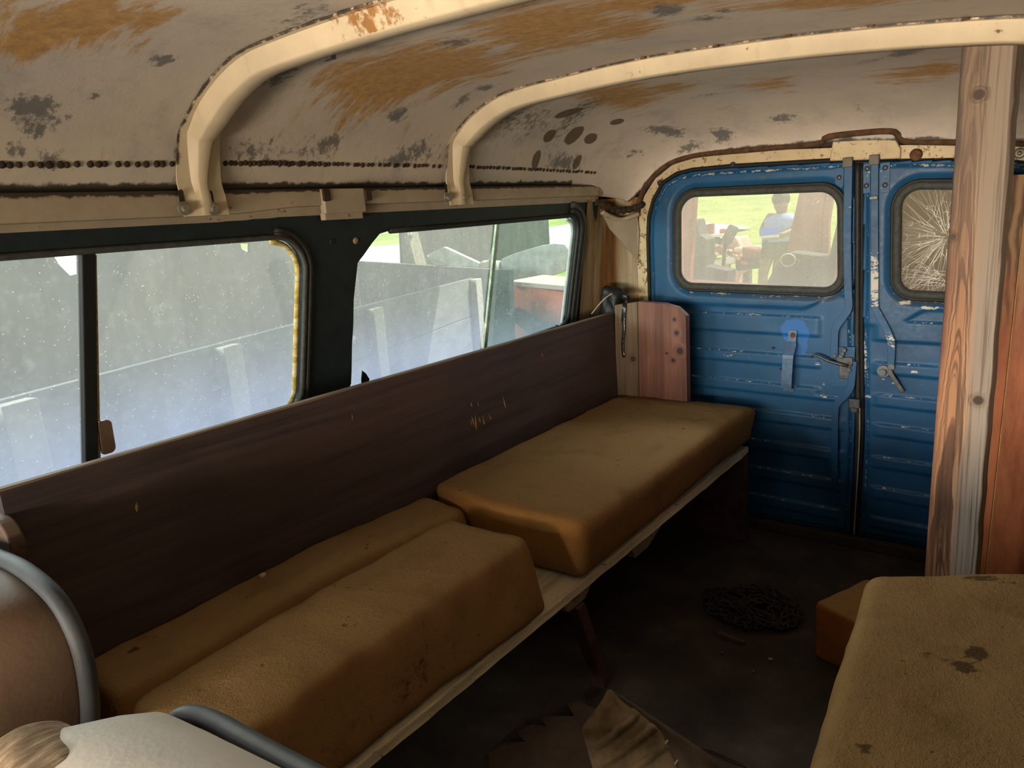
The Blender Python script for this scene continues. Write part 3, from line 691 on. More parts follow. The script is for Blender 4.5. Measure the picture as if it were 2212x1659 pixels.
# corner panel between the side windows and the rear doors: rust-streaked and curved
t = NT('rust_streaked_cream'); p = t.pos(); n = t.noise(t.map(p, (26, 26, 1.6)), 1, 6, .6); n2 = t.noise(p, 60, 8, .7)
x_, y_, z_ = t.xyz(p)
n3 = t.noise(t.map(p, (11, 11, 1.0), (4, 0, 0)), 1, 4, .5)
c = t.ramp(t.math('ADD', t.math('MULTIPLY', n, .5), t.math('MULTIPLY', n3, .5)), [(.38, (.34, .27, .185)), (.47, (.26, .18, .10)), (.53, (.20, .090, .022)), (.60, (.075, .038, .02)), (.72, (.17, .135, .095))])
c = t.mix(t.math('MULTIPLY', t.step(n2, .6, .7), .5), c, (.10, .06, .03))
m_streak = t.bsdf(c, .6, 0, t.bump(n2, .2, .004), .3)
cp = catmull([(wall_x(1.0) + .004, 2.188, 0), (wall_x(1.0) + .004, 2.27, 0), (-.825, 2.335, 0), (-.782, 2.385, 0), (-.735, 2.398, 0), (-.70, 2.40, 0)], 24)
mb = MB(); zs = [0, .4, .7, .9, 1.05, 1.165]
mb.add([Vector((p.x + (1.0 - zz) * -TILT * max(0, 1 - i / 20), p.y, zz)) for zz in zs for i, p in enumerate(cp)], [(r * 24 + i, r * 24 + i + 1, (r + 1) * 24 + i + 1, (r + 1) * 24 + i) for r in range(5) for i in range(23)])
corner = mb.build('wall_corner', m_streak, smooth=True)
tag(corner, 'rust-streaked cream corner panel between side window and rear door', kind='structure')
# gusset closing the corner under the roof, and the shelf of flaking rust above it
g = [at_y(1297, 452, 2.262), at_y(1340, 470, 2.33), at_y(1378, 468, 2.386), at_y(1381, 500, 2.386), at_y(1379, 562, 2.388), at_y(1350, 530, 2.34), at_y(1318, 494, 2.29)]
mb = MB(); mb.add([p for p in g] + [p + Vector((-.012, .012, 0)) for p in g], [tuple(range(7)), tuple(range(7, 14))[::-1]] + [(k, (k + 1) % 7, (k + 1) % 7 + 7, k + 7) for k in range(7)])
part(mb, 'gusset', M['rail'], corner, bevel=.002)
mb = MB(); gg = [at_y(1285, 436, 2.25), at_y(1310, 446, 2.28), at_y(1335, 456, 2.32), at_y(1362, 452, 2.36), at_y(1392, 440, 2.385)]
mb.tube(catmull(gg, 30), [.010 + .004 * math.sin(k * 1.9) for k in range(30)], 8)
part(mb, 'rust_shelf', M['rustdark'], corner, smooth=True)
mb = MB(); gg = [at_y(1300, 458, 2.255), at_y(1322, 470, 2.30), at_y(1345, 474, 2.34), at_y(1380, 462, 2.382)]
mb.tube(catmull(gg, 24), .009, 8); part(mb, 'cream_lip', M['rail'], corner, smooth=True)
# floor, right wall, and the front of the cabin (bulkhead) out of view
fl = MB().box((-.92, -1.25, -.03), (.92, 2.42, 0)).build('floor', M['floor']); tag(fl, 'dirty dark floor littered with dust', kind='structure')
mb = MB(); W0r = rpoly([(-.85, .74), (.05, .74), (.05, 1.10), (-.70, 1.10)], .05, 5)
mb.plate([(-1.25, -.02), (2.41, -.02), (2.41, 1.06), (2.2, 1.15), (-1.25, 1.175)], [W0r], lambda a, b, t: Vector((.83 + (1.11 - b) * TILT + t, a, b)), .018)
wr = mb.build('wall_right', M['navy']); tag(wr, 'dark steel side wall behind the plywood', kind='structure')
rr = MB().box((.785, -1.25, 1.15), (.86, 2.41, 1.225)).build('trim_5', M['rail'], bevel=.004); tag(rr, 'unseen cream rail closing the light gap under the roof, plywood side', kind='structure')  # added to close the light leak between wall and roof
mb = MB(); mb.plate([(-.92, -.02), (.92, -.02), (.86, 1.17), (.7, 1.35), (.4, 1.41), (-.4, 1.43), (-.7, 1.40), (-.88, 1.18)], [rpoly([(-.68, .78), (.68, .78), (.60, 1.16), (-.60, 1.16)], .06, 5)], lambda a, b, t: Vector((a, -1.22 - t, b)), .02)
wf = mb.build('wall_front', M['navy']); tag(wf, 'front bulkhead with the windscreen opening', kind='structure')

# ================================================================== REAR DOORS
GAP = [(1.25, -.0075), (1.206, -.006), (.95, .002), (.683, .010), (.52, .017), (.357, .022), (.04, .016), (0, .016)]
def gapx(z):
    z = np.asarray(z, float); zz = np.array([g[0] for g in GAP][::-1]); xx = np.array([g[1] for g in GAP][::-1]); return np.interp(z, zz, xx)
def sdf_poly(P, X, Z):                              # positive inside
    P = np.array(P); d = np.full(X.shape, 1e9); ins = np.zeros(X.shape, bool)
    for i in range(len(P)):
        a = P[i]; b = P[(i + 1) % len(P)]; e = b - a; wx, wz = X - a[0], Z - a[1]
        t = np.clip((wx * e[0] + wz * e[1]) / max(e @ e, 1e-12), 0, 1)
        d = np.minimum(d, np.hypot(wx - e[0] * t, wz - e[1] * t))
        c = ((a[1] > Z) != (b[1] > Z)) & (X < (b[0] - a[0]) * (Z - a[1]) / (b[1] - a[1] + 1e-15) + a[0]); ins ^= c
    return np.where(ins, d, -d)
def ss(a, b, x): t = np.clip((x - a) / (b - a), 0, 1); return t * t * (3 - 2 * t)
rng = np.random.RandomState(3)
def vnoise(X, Z, s, seed=0):
    return np.array([noise.noise((x * s, z * s, seed)) for x, z in zip(X.ravel(), Z.ravel())]).reshape(X.shape)
win_l = rpoly([(-.588, 1.160), (-.560, .838), (-.050, .826), (-.046, 1.152)][::1], [.065, .055, .05, .065], 10)
win_l = rpoly([(-.577, 1.167), (-.583, .848), (-.036, .828), (-.046, 1.147)], [.07, .06, .055, .07], 10)
win_r = rpoly([(.097, 1.141), (.106, .822), (.580, .800), (.57, 1.10)], [.06, .055, .055, .06], 10)
def door(name, win, side, label):
    st = .0042; x0, x1 = (-.695, .02) if side < 0 else (-.01, .66)
    xs = np.arange(x0, x1, st); zs = np.arange(.035, 1.245, st); X, Z = np.meshgrid(xs, zs)
    do = sdf_poly(open_, X, Z) - .004
    g = gapx(Z); dg = (g - .0115 - X) if side < 0 else (X - g - .0115)
    do = np.minimum(do, dg)
    dw = -sdf_poly(win, X, Z)                       # distance outside the window opening
    ZT = Z + .027 * (X + .2)
    h = .010 * ss(.010, .020, do)
    h -= .016 * (1 - ss(.0, .035, dw))
    below = 1 - ss(.772, .786, ZT - .045 * ss(-.16, -.06, X) * (side < 0) - .0 * X)
    if side > 0: below = 1 - ss(.768, .782, Z + .05 * ss(.20, .10, X) - .004)
    h -= .007 * below
    flat = ss(.0, .03, do - .02)
    if side < 0: flat = flat * (1 - ss(-.115, -.09, X) * (ZT > .5))
    bands = ((.692, .752), (.590, .624), (.488, .523), (.392, .429), (.288, .322), (.186, .222), (.085, .120))
    r = 0
    for b0, b1 in bands: r = np.maximum(r, ss(b0 - .004, b0 + .003, ZT) * (1 - ss(b1 - .003, b1 + .004, ZT)))
    h += .0065 * r * flat * below
    h += .0016 * vnoise(X, Z, 9, side) * ss(.0, .05, do)
    gx, gz = np.gradient(h, st)[1], np.gradient(h, st)[0]
    edge = np.clip(np.hypot(gx, gz) * 1.0, 0, 1) + .42 * np.clip(-gz * 1.4, 0, 1)  # upper ridge edges whitened for their shine as well as wear
    wear = .42 * edge
    wear += (.42 if side < 0 else .62) * np.exp(-np.clip(dg, 0, 1) / .008) * np.clip(.35 + vnoise(X, Z, 14, 5) * 1.4, 0, 1)
    patch = np.zeros(X.shape); grime = .55 * (1 - ss(.0, .05, dw)) + .35 * (ss(.78, .80, Z) * (1 - ss(.80, .84, Z)))
    spots = []
    if side < 0:
        patch = np.clip(1.3 - np.hypot((X + .176) / .052, (Z - .700) / .055), 0, 1); patch = np.maximum(patch, np.clip(1.2 - np.hypot((X + .165) / .035, (Z - .655) / .045), 0, 1))
        spots = [(-.400, .612, .042, .008, .75), (-.325, .612, .012, .007, .7), (-.332, .668, .014, .009, .75), (-.105, .602, .010, .009, .9), (-.375, .570, .022, .004, .55), (-.26, .823, .05, .008, .6), (-.45, .826, .055, .009, .75), (-.5, .79, .10, .003, .5), (-.3, .787, .13, .003, .55), (-.445, 1.214, .04, .006, .5), (-.09, .66, .03, .004, .5), (-.05, .86, .018, .09, .35), (-.22, .533, .01, .005, .6), (-.088, .534, .008, .008, .8)]
    else:
        spots = [(.030, .72, .010, .10, .65), (.026, .62, .014, .09, .95), (.034, .575, .018, .03, .6), (.044, .505, .020, .010, .85), (.030, .44, .012, .06, .75), (.168, .594, .020, .008, .85), (.10, .575, .012, .006, .6), (.12, .555, .020, .007, .8), (.135, .80, .035, .010, .85), (.20, .785, .05, .010, .9), (.06, .845, .012, .05, .4), (.10, .95, .010, .05, .7), (.26, 1.178, .07, .006, .5), (.19, .555, .02, .005, .7), (.04, .25, .02, .05, .4), (.085, .565, .010, .006, .8)]
    for (cx_, cz_, rx_, rz_, s) in spots:
        wear = np.maximum(wear, s * .74 * np.clip(1.35 - np.hypot((X - cx_) / rx_, (Z - cz_) / rz_), 0, 1))
    keep = (do > 0) & (dw > -.002)
    idx = -np.ones(X.shape, int); nv = 0
    quad = keep[:-1, :-1] & keep[1:, :-1] & keep[:-1, 1:] & keep[1:, 1:]
    used = np.zeros(X.shape, bool); used[:-1, :-1] |= quad; used[1:, :-1] |= quad; used[:-1, 1:] |= quad; used[1:, 1:] |= quad
    idx[used] = np.arange(used.sum())
    V = np.stack([X[used], DOOR_Y - .002 - h[used], Z[used]], 1)
    ii, jj = np.nonzero(quad)
    F = np.stack([idx[ii, jj], idx[ii, jj + 1], idx[ii + 1, jj + 1], idx[ii + 1, jj]], 1)
    me = bpy.data.meshes.new(name); me.from_pydata([tuple(v) for v in V], [], [tuple(int(k) for k in f) for f in F]); me.materials.append(M['blue'])
    me.polygons.foreach_set('use_smooth', [True] * len(me.polygons)); me.update()
    o = bpy.data.objects.new(name, me); COL.objects.link(o)
    s = o.modifiers.new('solidify', 'SOLIDIFY'); s.thickness = .012; s.offset = -1
    attr(o, 'wear', wear[used]); attr(o, 'patch', patch[used]); attr(o, 'grime', grime[used]); attr(o, 'dark', np.zeros(used.sum()))
    tag(o, label, kind='structure')
    return o
d1 = door('door_1', win_l, -1, 'left rear door in worn blue paint with a clear window and pull handle')
d2 = door('door_2', win_r, 1, 'right rear door in worn blue paint with shattered window glass')
def dy(a, b, t=0): return Vector((a, DOOR_Y - .010 - t, b))
G_rear = m_glass('dusty_rear_glass', .24, .80, .98, (.97, .98, .97), (.92, .88, .80), (.88, .82, .80), .3, .08)
for d, win, nm in ((d1, win_l, 'l'), (d2, win_r, 'r')):
    fn = lambda a, b, t: dy(a, b, -.006)
    inner = offset_loop(win, -.012)
    part(MB().tube([dy(a, b, -.002) for a, b in offset_loop(win, -.004)], .0125, 10, closed=True, up=(0, 1, 0)), 'window_rubber', M['rubber_grey'], d, smooth=True)
    part(MB().tube([dy(a, b, .001) for a, b in offset_loop(win, .009)], .005, 8, closed=True, up=(0, 1, 0)), 'rubber_lip', M['rubber'], d, smooth=True)
    mb = MB(); mb.plate(offset_loop(win, -.004), [], lambda a, b, t: dy(a, b, -.008 - t), .004)
    if nm == 'l': part(mb, 'glass', G_rear, d)
    else: part(mb, 'cracked_glass', m_glass('crazed_glass', .58, .80, .98, (.62, .54, .52), (.27, .215, .20), (.27, .215, .20), .3), d)
# star fracture in the right-hand glass
mb = MB(); cc = Vector((.232, .985)); wp = [Vector(p) for p in offset_loop(win_r, -.012)]
def inside(p): return sdf_poly([tuple(q) for q in wp], np.array([p.x]), np.array([p.y]))[0] > 0
def crack(p, a, ln, w, lev=0):
    pts = [p]; s = 0
    while s < ln:
        a += rnd.uniform(-.10, .10); st = .012; q = pts[-1] + Vector((math.cos(a), math.sin(a))) * st
        if not inside(q): break
        pts.append(q); s += st
        if lev < 1 and rnd.random() < .10: crack(q, a + rnd.choice((-1, 1)) * rnd.uniform(.25, .7), ln * .4, w * .7, lev + 1)
    if len(pts) > 1: mb.tube([dy(q.x, q.y, -.0065) for q in pts], [w * max(.35, 1 - k / len(pts)) for k in range(len(pts))], 4, caps=False)
for k in range(95): 
    a = rnd.uniform(0, 6.283); r = rnd.uniform(.004, .05); crack(cc + Vector((math.cos(a), math.sin(a))) * r, a + rnd.uniform(-.1, .1), rnd.uniform(.06, .36), rnd.uniform(.0003, .0010))
for rr in (.02, .035, .05, .07, .10):
    for k in range(22):
        a = rnd.uniform(0, 6.283); pts = [cc + Vector((math.cos(a + j * .05), math.sin(a + j * .05))) * rr * (1 + rnd.uniform(-.06, .06)) for j in range(rnd.randint(2, 5))]
        if all(inside(q) for q in pts): mb.tube([dy(q.x, q.y, -.0065) for q in pts], .0006, 4, caps=False)
c2 = Vector((.222, .87))
for k in range(26): crack(c2 + Vector((rnd.uniform(-.02, .02), rnd.uniform(-.02, .02))), math.pi + rnd.uniform(-1.0, 1.2), rnd.uniform(.03, .14), .0006)
part(mb, 'fracture_lines', M['cracks'], d2)
# black weatherstrips: down the joint and round the left edge
jp = [(g[1], g[0]) for g in GAP[1:-1]]
pts = catmull([Vector((x, z, 0)) for x, z in jp], 40)
part(MB().tube([Vector((p.x - .003, DOOR_Y - .001, p.y)) for p in pts], .0085, 8), 'joint_rubber', M['rubber'], d1, smooth=True)
part(MB().box((-.05, DOOR_Y + .012, .02), (.07, DOOR_Y + .020, 1.24)), 'joint_backing', M['black'], d2)  # strip added to block light leaking through the joint
part(MB().tube([Vector((p.x + .008, DOOR_Y + .004, p.y)) for p in pts], .007, 8), 'joint_rubber', M['black'], d2, smooth=True)
part(MB().tube([Vector((a, DOOR_Y - .006, b)) for a, b in open_[:10]], .007, 8), 'edge_rubber', M['black'], d1, smooth=True)
lower = [Vector((p.x + .003, DOOR_Y - .010, p.y)) for p in pts if p.y < .50]
part(MB().tube(lower, .0022, 6), 'bare_metal_edge', plain('scuffed_bare_edge', (.42, .34, .28), .5), d1)
# latch rods, brackets, levers
def strip(path, w, th, t0):
    P = catmull([Vector((a, b, 0)) for a, b in path], max(10, 8 * len(path))); mb = MB(); fr = []
    for i, p in enumerate(P):
        t = (P[min(i + 1, len(P) - 1)] - P[max(i - 1, 0)]).normalized(); fr.append(((t.y, 0, -t.x), (0, -1, 0)))
    mb.sweep([Vector((p.x, DOOR_Y - t0, p.y)) for p in P], fr, [(-w / 2, 0), (-w / 2, th), (w / 2, th), (w / 2, 0)], closed=True)
    return mb
def blue_part(mb, name, d, wear=.42, **k):
    o = part(mb, name, M['blue'], d, **k); attr(o, 'wear', np.full(len(o.data.vertices), wear)); return o
blue_part(strip([(-.030, 1.206), (-.029, 1.15), (-.027, 1.0), (-.020, .84), (-.017, .786), (-.030, .757), (-.051, .722), (-.055, .69), (-.054, .625)], .023, .007, .016), 'latch_rod', d1, .26, bevel=.0015)
blue_part(strip([(.001, .618), (-.001, .57), (-.004, .535), (-.018, .508), (-.042, .478), (-.047, .45), (-.046, .35), (-.043, .205)], .021, .007, .014), 'latch_rod', d1, .24, bevel=.0015)
blue_part(strip([(.041, 1.203), (.044, 1.1), (.050, .95), (.056, .80), (.062, .775), (.082, .738), (.100, .70), (.106, .672), (.106, .605)], .021, .007, .016), 'latch_rod', d2, .34, bevel=.0015)
ro = bpy.data.objects[[o.name for o in bpy.data.objects if o.parent == d2 and o.name.startswith('latch_rod')][0]]
zz = np.array([v.co.z for v in ro.data.vertices]); ro.data.attributes['wear'].data.foreach_set('value', (.30 + .42 * np.clip(1.3 - np.abs(zz - .865) / .085, 0, 1) + .25 * np.clip(1.2 - np.abs(zz - .70) / .05, 0, 1)).astype(np.float32))
blue_part(MB().plate(rpoly([(-.069, 1.20), (-.043, 1.20), (-.043, 1.135), (-.066, 1.155)], .006, 4), [], lambda a, b, t: dy(a, b, .002 + t), .004), 'rod_bracket', d1, .25, bevel=.001)
blue_part(MB().plate([(.010, 1.205), (.028, 1.205), (.030, 1.12), (.012, 1.12)], [], lambda a, b, t: dy(a, b, .001 + t), .005), 'rod_bracket', d2, .4, bevel=.001)
blue_part(MB().plate([(.054, 1.203), (.080, 1.203), (.082, 1.118), (.056, 1.118)], [], lambda a, b, t: dy(a, b, .001 + t), .005), 'rod_bracket', d2, .4, bevel=.001)
for d, x, z in ((d1, -.056, 1.172), (d2, .020, 1.190), (d2, .020, 1.142), (d2, .068, 1.188), (d2, .069, 1.140)):
    part(MB().disc(dy(x, z, .006), (0, -1, 0), .0075, .004, 14, True), 'screw', M['steel'], d, smooth=True)
for d, x in ((d1, -.030), (d2, .041)):                 # dark guide tabs under the header
    part(MB().box((x - .014, DOOR_Y - .032, 1.198), (x + .013, DOOR_Y - .010, 1.226)), 'rod_guide', plain('brown_guide', (.10, .085, .065), .5), d, bevel=.002)
part(MB().box((.030, DOOR_Y - .027, 1.100), (.054, DOOR_Y - .013, 1.112)), 'rod_keeper', M['steel'], d2, bevel=.002)
blue_part(MB().plate([(-.066, .660), (.004, .662), (.002, .535), (-.062, .530)], [], lambda a, b, t: dy(a, b, .001 + t), .003), 'latch_plate', d1, .35, bevel=.001)
part(MB().tube([dy(-.117, .628, .030), dy(-.110, .637, .034), dy(-.098, .635, .034), dy(-.064, .619, .032), dy(-.030, .609, .026), dy(-.010, .606, .022)], [.0032, .0036, .004, .0052, .0055, .0055], 8), 'latch_lever', M['steel'], d1, smooth=True)
mb = MB()
for (x, z, r) in ((-.026, .652, .008), (-.012, .606, .010), (-.034, .632, .008), (-.052, .634, .007), (-.010, .590, .008), (-.030, .640, .007)): mb.disc(dy(x, z, .004), (0, -1, 0), r, .012, 14)
mb.box((-.048, DOOR_Y - .024, .602), (.0, DOOR_Y - .013, .630)); mb.box((-.040, DOOR_Y - .018, .560), (-.004, DOOR_Y - .012, .604))
part(mb, 'latch_mechanism', M['steel'], d1, bevel=.002)
part(MB().box((-.006, DOOR_Y - .030, .470), (.026, DOOR_Y - .008, .500)).box((-.002, DOOR_Y - .026, .455), (.020, DOOR_Y - .006, .475)), 'joint_catch', M['steel'], d1, bevel=.003)
mb = MB(); mb.disc(dy(.087, .592, .004), (0, -1, 0), .019, .007, 18).disc(dy(.085, .590, .010), (0, -1, 0), .012, .010, 8).disc(dy(.108, .607, .008), (0, -1, 0), .010, .006, 14)
part(mb, 'pivot_bolt', plain('pivot_steel', (.10, .105, .12), .35, .6), d2, bevel=.001)
part(strip([(.104, .60), (.110, .585), (.122, .566), (.143, .533)], .013, .006, .022), 'lever', M['steel'], d2, bevel=.0015)
# pull handle: a bent flat bar standing off the panel
pp = [(.708, .002), (.672, .003), (.660, .010), (.632, .034), (.622, .036), (.54, .034), (.522, .032), (.517, .003), (.505, .002)]
mb = MB(); P = [Vector((-.183 - .010 * (1 - (z - .5) / .2), DOOR_Y - .014 - t, z)) for z, t in pp]
mb.sweep(P, [((1, 0, 0), (0, -1, .15))] * len(P), lambda i: [(-.0165 + .004 * (i < 2), -.0015), (-.0165 + .004 * (i < 2), .0015), (.0165 - .004 * (i < 2), .0015), (.0165 - .004 * (i < 2), -.0015)], closed=True)
hd = part(mb, 'pull_handle', plain('blue_grey_handle', (.075, .13, .24), .45, .1, .2, 60, .1), d1, bevel=.0008); attr(hd, 'wear', np.full(len(hd.data.vertices), .28)); attr(hd, 'patch', np.full(len(hd.data.vertices), .42))
mb = MB(); mb.disc((-.182, DOOR_Y - .017, .692), (0, -1, 0), .0095, .003, 14, True); part(mb, 'screw', M['rust'], hd, smooth=True)
for x, z in ((-.246, .646), (-.220, .578)):
    part(MB().disc(dy(x, z, .0045), (0, -1, 0), .004, .0006, 10), 'bolt_hole', M['black'], d1)

# ================================================================== BENCH ALONG THE LEFT SIDE
bench = empty('bench', (-.52, 1.3, 0)); tag(bench, 'long dark-stained wooden side bench with pale chipped seat edge under the side windows', 'bench')
def bx(y, z): return -.742 - (z - .78) * -.06             # the back leans slightly
NB = 60
def backboard():
    mb = MB(); th = .020
    rowsz = [.36, .45, .52, .58, .64, .70, .755, .772]
    for k in range(NB + 1):
        y = .345 + (2.232 - .345) * k / NB
        for zz in rowsz:
            wob = .0016 * noise.noise((y * 6, zz * 4, 0)); mb.v.append((-.742 + (.778 - zz) * .02 + wob, y, zz + (.0045 + .003 * noise.noise((y * 5, 3, 1)) if zz > .76 else 0)))
        mb.v.append((-.742 - .004, y, .779)); mb.v.append((-.742 - th, y, .7785)); mb.v.append((-.742 - th, y, .36))
    n = len(rowsz) + 3
    for k in range(NB):
        for i in range(n - 1):
            mb.f.append([k * n + i, k * n + i + 1, (k + 1) * n + i + 1, (k + 1) * n + i]); mb.m.append(1 if i in (len(rowsz) - 1, len(rowsz)) else 0)
    mb.f.append(list(range(n))); mb.m.append(0); mb.f.append(list(range(NB * n, NB * n + n))); mb.m.append(0)
    return mb
bb = part(backboard(), 'backboard', [M['backboard'], M['edgewood']], bench)
# gouges in the backboard: thin pale slashes
M['gouge'] = plain('raw_wood_scratch', (.45, .27, .09), .7)
for (x0, y0, x1, y1, w) in ((1017, 868, 1020, 880, 1.4), (1032, 866, 1034, 880, 1.2), (1018, 897, 1026, 922, 1.6), (1026, 893, 1030, 936, 2.0), (1016, 905, 1020, 920, 1.2), (1042, 895, 1050, 934, 1.8), (1056, 893, 1062, 912, 1.3), (1062, 908, 1063, 922, 1.0), (1086, 855, 1094, 889, 1.8), (1034, 900, 1038, 914, 1.6), (294, 1084, 296, 1108, 2.6), (760, 894, 762, 908, 1.2), (1170, 762, 1172, 772, 1.4), (546, 1184, 540, 1198, 1.8)):
    a = at_x(x0, y0, -.7385); b = at_x(x1, y1, -.7385); s = (a - CAM).length / F_ * w * 1.2
    m_ = (a + b) / 2; part(MB().add([a, m_ + Vector((0, s, 0)), b, m_ + Vector((0, -s, 0))], [(0, 1, 2, 3)]), 'gouge', M['gouge'], bb)
# seat board: pale paint-chipped front edge
t = NT('pale_chipped_board'); p = t.pos(); n = t.noise(t.map(p, (30, 1.6, 30)), 1, 8, .65); n2 = t.noise(p, 60, 8, .7)
c = t.ramp(n, [(.3, (.36, .30, .19)), (.5, (.70, .63, .45)), (.75, (.82, .77, .61))]); c = t.mix(t.step(n2, .60, .68), c, (.15, .10, .05))
M['seatboard'] = t.bsdf(c, .75, 0, t.bump(t.math('ADD', n, n2), .3, .004), .25)
mb = MB(); K = 90
def sx(y, k): return -.2925 + .0025 * noise.noise((y * 9, k, 0)) + .0015 * noise.noise((y * 31, k, 4))
for k in range(K + 1):
    y = .352 + (2.285 - .352) * k / K
    ch = max(0, noise.noise((y * 13, 7.7, 0)) - .25) * .02
    mb.v += [(-.76, y, .330), (sx(y, 1) - .004 - ch, y, .330), (sx(y, 1), y, .3275 - ch * .5), (sx(y, 2) + .003, y, .3115 + .0015 * noise.noise((y * 17, 1, 3))), (-.30, y, .309), (-.76, y, .309)]
for k in range(K):
    for i in range(6): mb.f.append([k * 6 + i, k * 6 + (i + 1) % 6, (k + 1) * 6 + (i + 1) % 6, (k + 1) * 6 + i]); mb.m.append(0)
mb.f += [list(range(6)), list(range(K * 6, K * 6 + 6))]; mb.m += [0, 0]
part(mb, 'seat_board', M['seatboard'], bench)
M['redwood'] = m_wood('red_stained_plank', (.07, .028, .020), (.165, .068, .050), (.24, .115, .085), 'z', 18, .6, [(-.497, 2.216, .655, .016), (-.508, 2.216, .715, .011), (-.522, 2.216, .622, .010), (-.515, 2.216, .76, .008), (-.545, 2.216, .645, .006)])
M['brownplank'] = m_wood('brown_knotty_plank', (.07, .045, .028), (.155, .105, .066), (.23, .165, .11), 'z', 20, .65, [(-.672, 2.216, .618, .013)])
# end panel by the rear doors: two upright boards, the wider one with a clipped corner
def ep(a, b, t): return Vector((a + (b - .5) * .02, 2.218 + t, b))
mb = MB(); mb.plate([(-.742, .10), (-.655, .10), (-.655, .8165), (-.742, .805)], [], ep, .030); part(mb, 'end_board', M['brownplank'], bench, bevel=.002)
mb = MB(); mb.plate([(-.6535, .10), (-.468, .10), (-.480, .772), (-.512, .800), (-.56, .812), (-.6535, .818)], [], ep, .030); part(mb, 'end_board', M['redwood'], bench, bevel=.002)
# brown end board at the near end, its corner rounded off
M['nearwood'] = m_wood('brown_end_board_wood', (.06, .035, .025), (.115, .07, .048), (.17, .11, .078), 'x', 16, .6)
mb = MB(); mb.plate(rpoly([(-.862, .10), (-.700, .10), (-.690, .738), (-.862, .742)], [0, 0, .045, 0], 8), [], lambda a, b, t: Vector((a, .350 - t, b)), .022); part(mb, 'end_board', M['nearwood'], bench, bevel=.003)
# cleats, brackets and legs below the seat
M['cleat'] = plain('grey_cleat_wood', (.26, .22, .16), .8, 0, .35, 40, .3); M['legred'] = plain('dull_red_leg', (.085, .042, .036), .6, 0, .4, 30, .3)
mb = MB(); mb.hexa([(-.50, 1.19, .274), (-.302, 1.19, .274), (-.302, 1.262, .274), (-.50, 1.262, .274), (-.50, 1.15, .309), (-.296, 1.15, .309), (-.296, 1.285, .309), (-.50, 1.285, .309)]); part(mb, 'cleat', M['cleat'], bench, bevel=.004)
mb = MB(); mb.hexa([(-.50, 1.50, .268), (-.302, 1.50, .268), (-.302, 1.57, .268), (-.50, 1.57, .268), (-.50, 1.47, .309), (-.296, 1.47, .309), (-.296, 1.66, .309), (-.50, 1.66, .309)]); part(mb, 'cleat', M['cleat'], bench, bevel=.004)
part(MB().hexa([(-.335, 1.325, 0), (-.302, 1.325, 0), (-.302, 1.355, 0), (-.335, 1.355, 0), (-.330, 1.215, .274), (-.296, 1.215, .274), (-.296, 1.248, .274), (-.330, 1.248, .274)]), 'leg', M['legred'], bench, bevel=.003)
part(MB().box((-.72, 2.250, 0), (-.288, 2.276, .309)), 'end_support', M['legred'], bench, bevel=.003)
part(MB().box((-.345, .42, 0), (-.312, .455, .309)), 'leg', M['legred'], bench, bevel=.003)
part(MB().box((-.80, .36, .270), (-.76, 2.22, .309)), 'wall_batten', M['cleat'], bench)
# black cable tie looped over the end board, and the black bag stuffed behind it
tie = empty('cable_tie', (-.72, 2.20, .70)); tag(tie, 'shiny black plastic strap hanging over the brown end board of the bench', 'strap')
pth = [at_y(1352, 645, 2.30), at_y(1351, 652, 2.235), at_y(1349, 662, 2.212), at_y(1347, 690, 2.211), at_y(1348, 712, 2.210), at_y(1345, 745, 2.211), at_y(1348, 772, 2.212)]
P = catmull(pth, 40); mb = MB(); fr = [((1, 0, .1), (0, -1, 0))] * 40
mb.sweep(P, fr, lambda i: [(-(.0070 if i < 22 else .0048), 0), (-(.0070 if i < 22 else .0048), .003), (0, .0048), (.0070 if i < 22 else .0048, .003), (.0070 if i < 22 else .0048, 0)], closed=True)
part(mb, 'strap', M['plastic'], tie, smooth=True, angle=50)
part(rbox(at_y(1351, 641, 2.215), (.012, .008, .010), .003, .006), 'buckle', M['plastic'], tie, smooth=True)
M['bag'] = plain('dull_black_plastic', (.008, .008, .009), .5, 0, .3, 60, .4)
mb = rbox((-.775, 2.268, .80), (.045, .030, .060), .028, .009, lambda p: p + Vector((.012 * noise.noise(p * 24), .008 * noise.noise(p * 21 + Vector((4, 0, 0))), .020 * noise.noise(p * 17) + max(0, (p.x + .775)) * -.1)), 0)
bag = mb.build('crumpled_bag', M['bag'], smooth=True); tag(bag, 'crumpled black plastic bag stuffed in the corner behind the bench', 'bag')
mb = MB(); a = at_y(1278, 678, 2.18); b = at_y(1334, 628, 2.26)
mb.tube(catmull([a, (a + b) / 2 + Vector((0, 0, .012)), b], 16), .0022, 6); ob = part(mb, 'pale_edge', plain('pale_strip', (.45, .36, .26), .6), bag)

# ================================================================== FOAM
def foam(name, label, cat, group, mb, mat, orange=None, stain=()):
    o = mb.build(name, mat, smooth=True); tag(o, label, cat, group)
    V = np.array([tuple(v.co) for v in o.data.vertices])
    if orange: attr(o, 'orange', np.clip(orange(V), 0, 1) * .8)
    s = np.zeros(len(V))
    for (p, r, k) in stain: s = np.maximum(s, k * np.clip(1.3 - np.linalg.norm((V - np.array(p)) / np.array(r), axis=1), 0, 1))
    attr(o, 'stain', s); return o
FG = 'bare foam cushions on the side bench'
def wf1(p):
    a = (p.y - 1.23) / 1.06; u = (p.x + .50) / .23; q = p.copy()
    q.z += .014 * a + .010 * max(0, -u) * (1 - a); q.x += .022 * max(0, u) * min(1, max(0, (p.z - .33) / .12)) 
    q.z -= .026 * max(0, (a - .84) / .16) ** 2 * max(0, (p.z - .34) / .13); q.y += -.028 * max(0, 1 - a * 3) * ((p.z - .33) / .14) + .10 * min(0, u + .1) * -max(0, 1 - a * 4) * .4
    return q
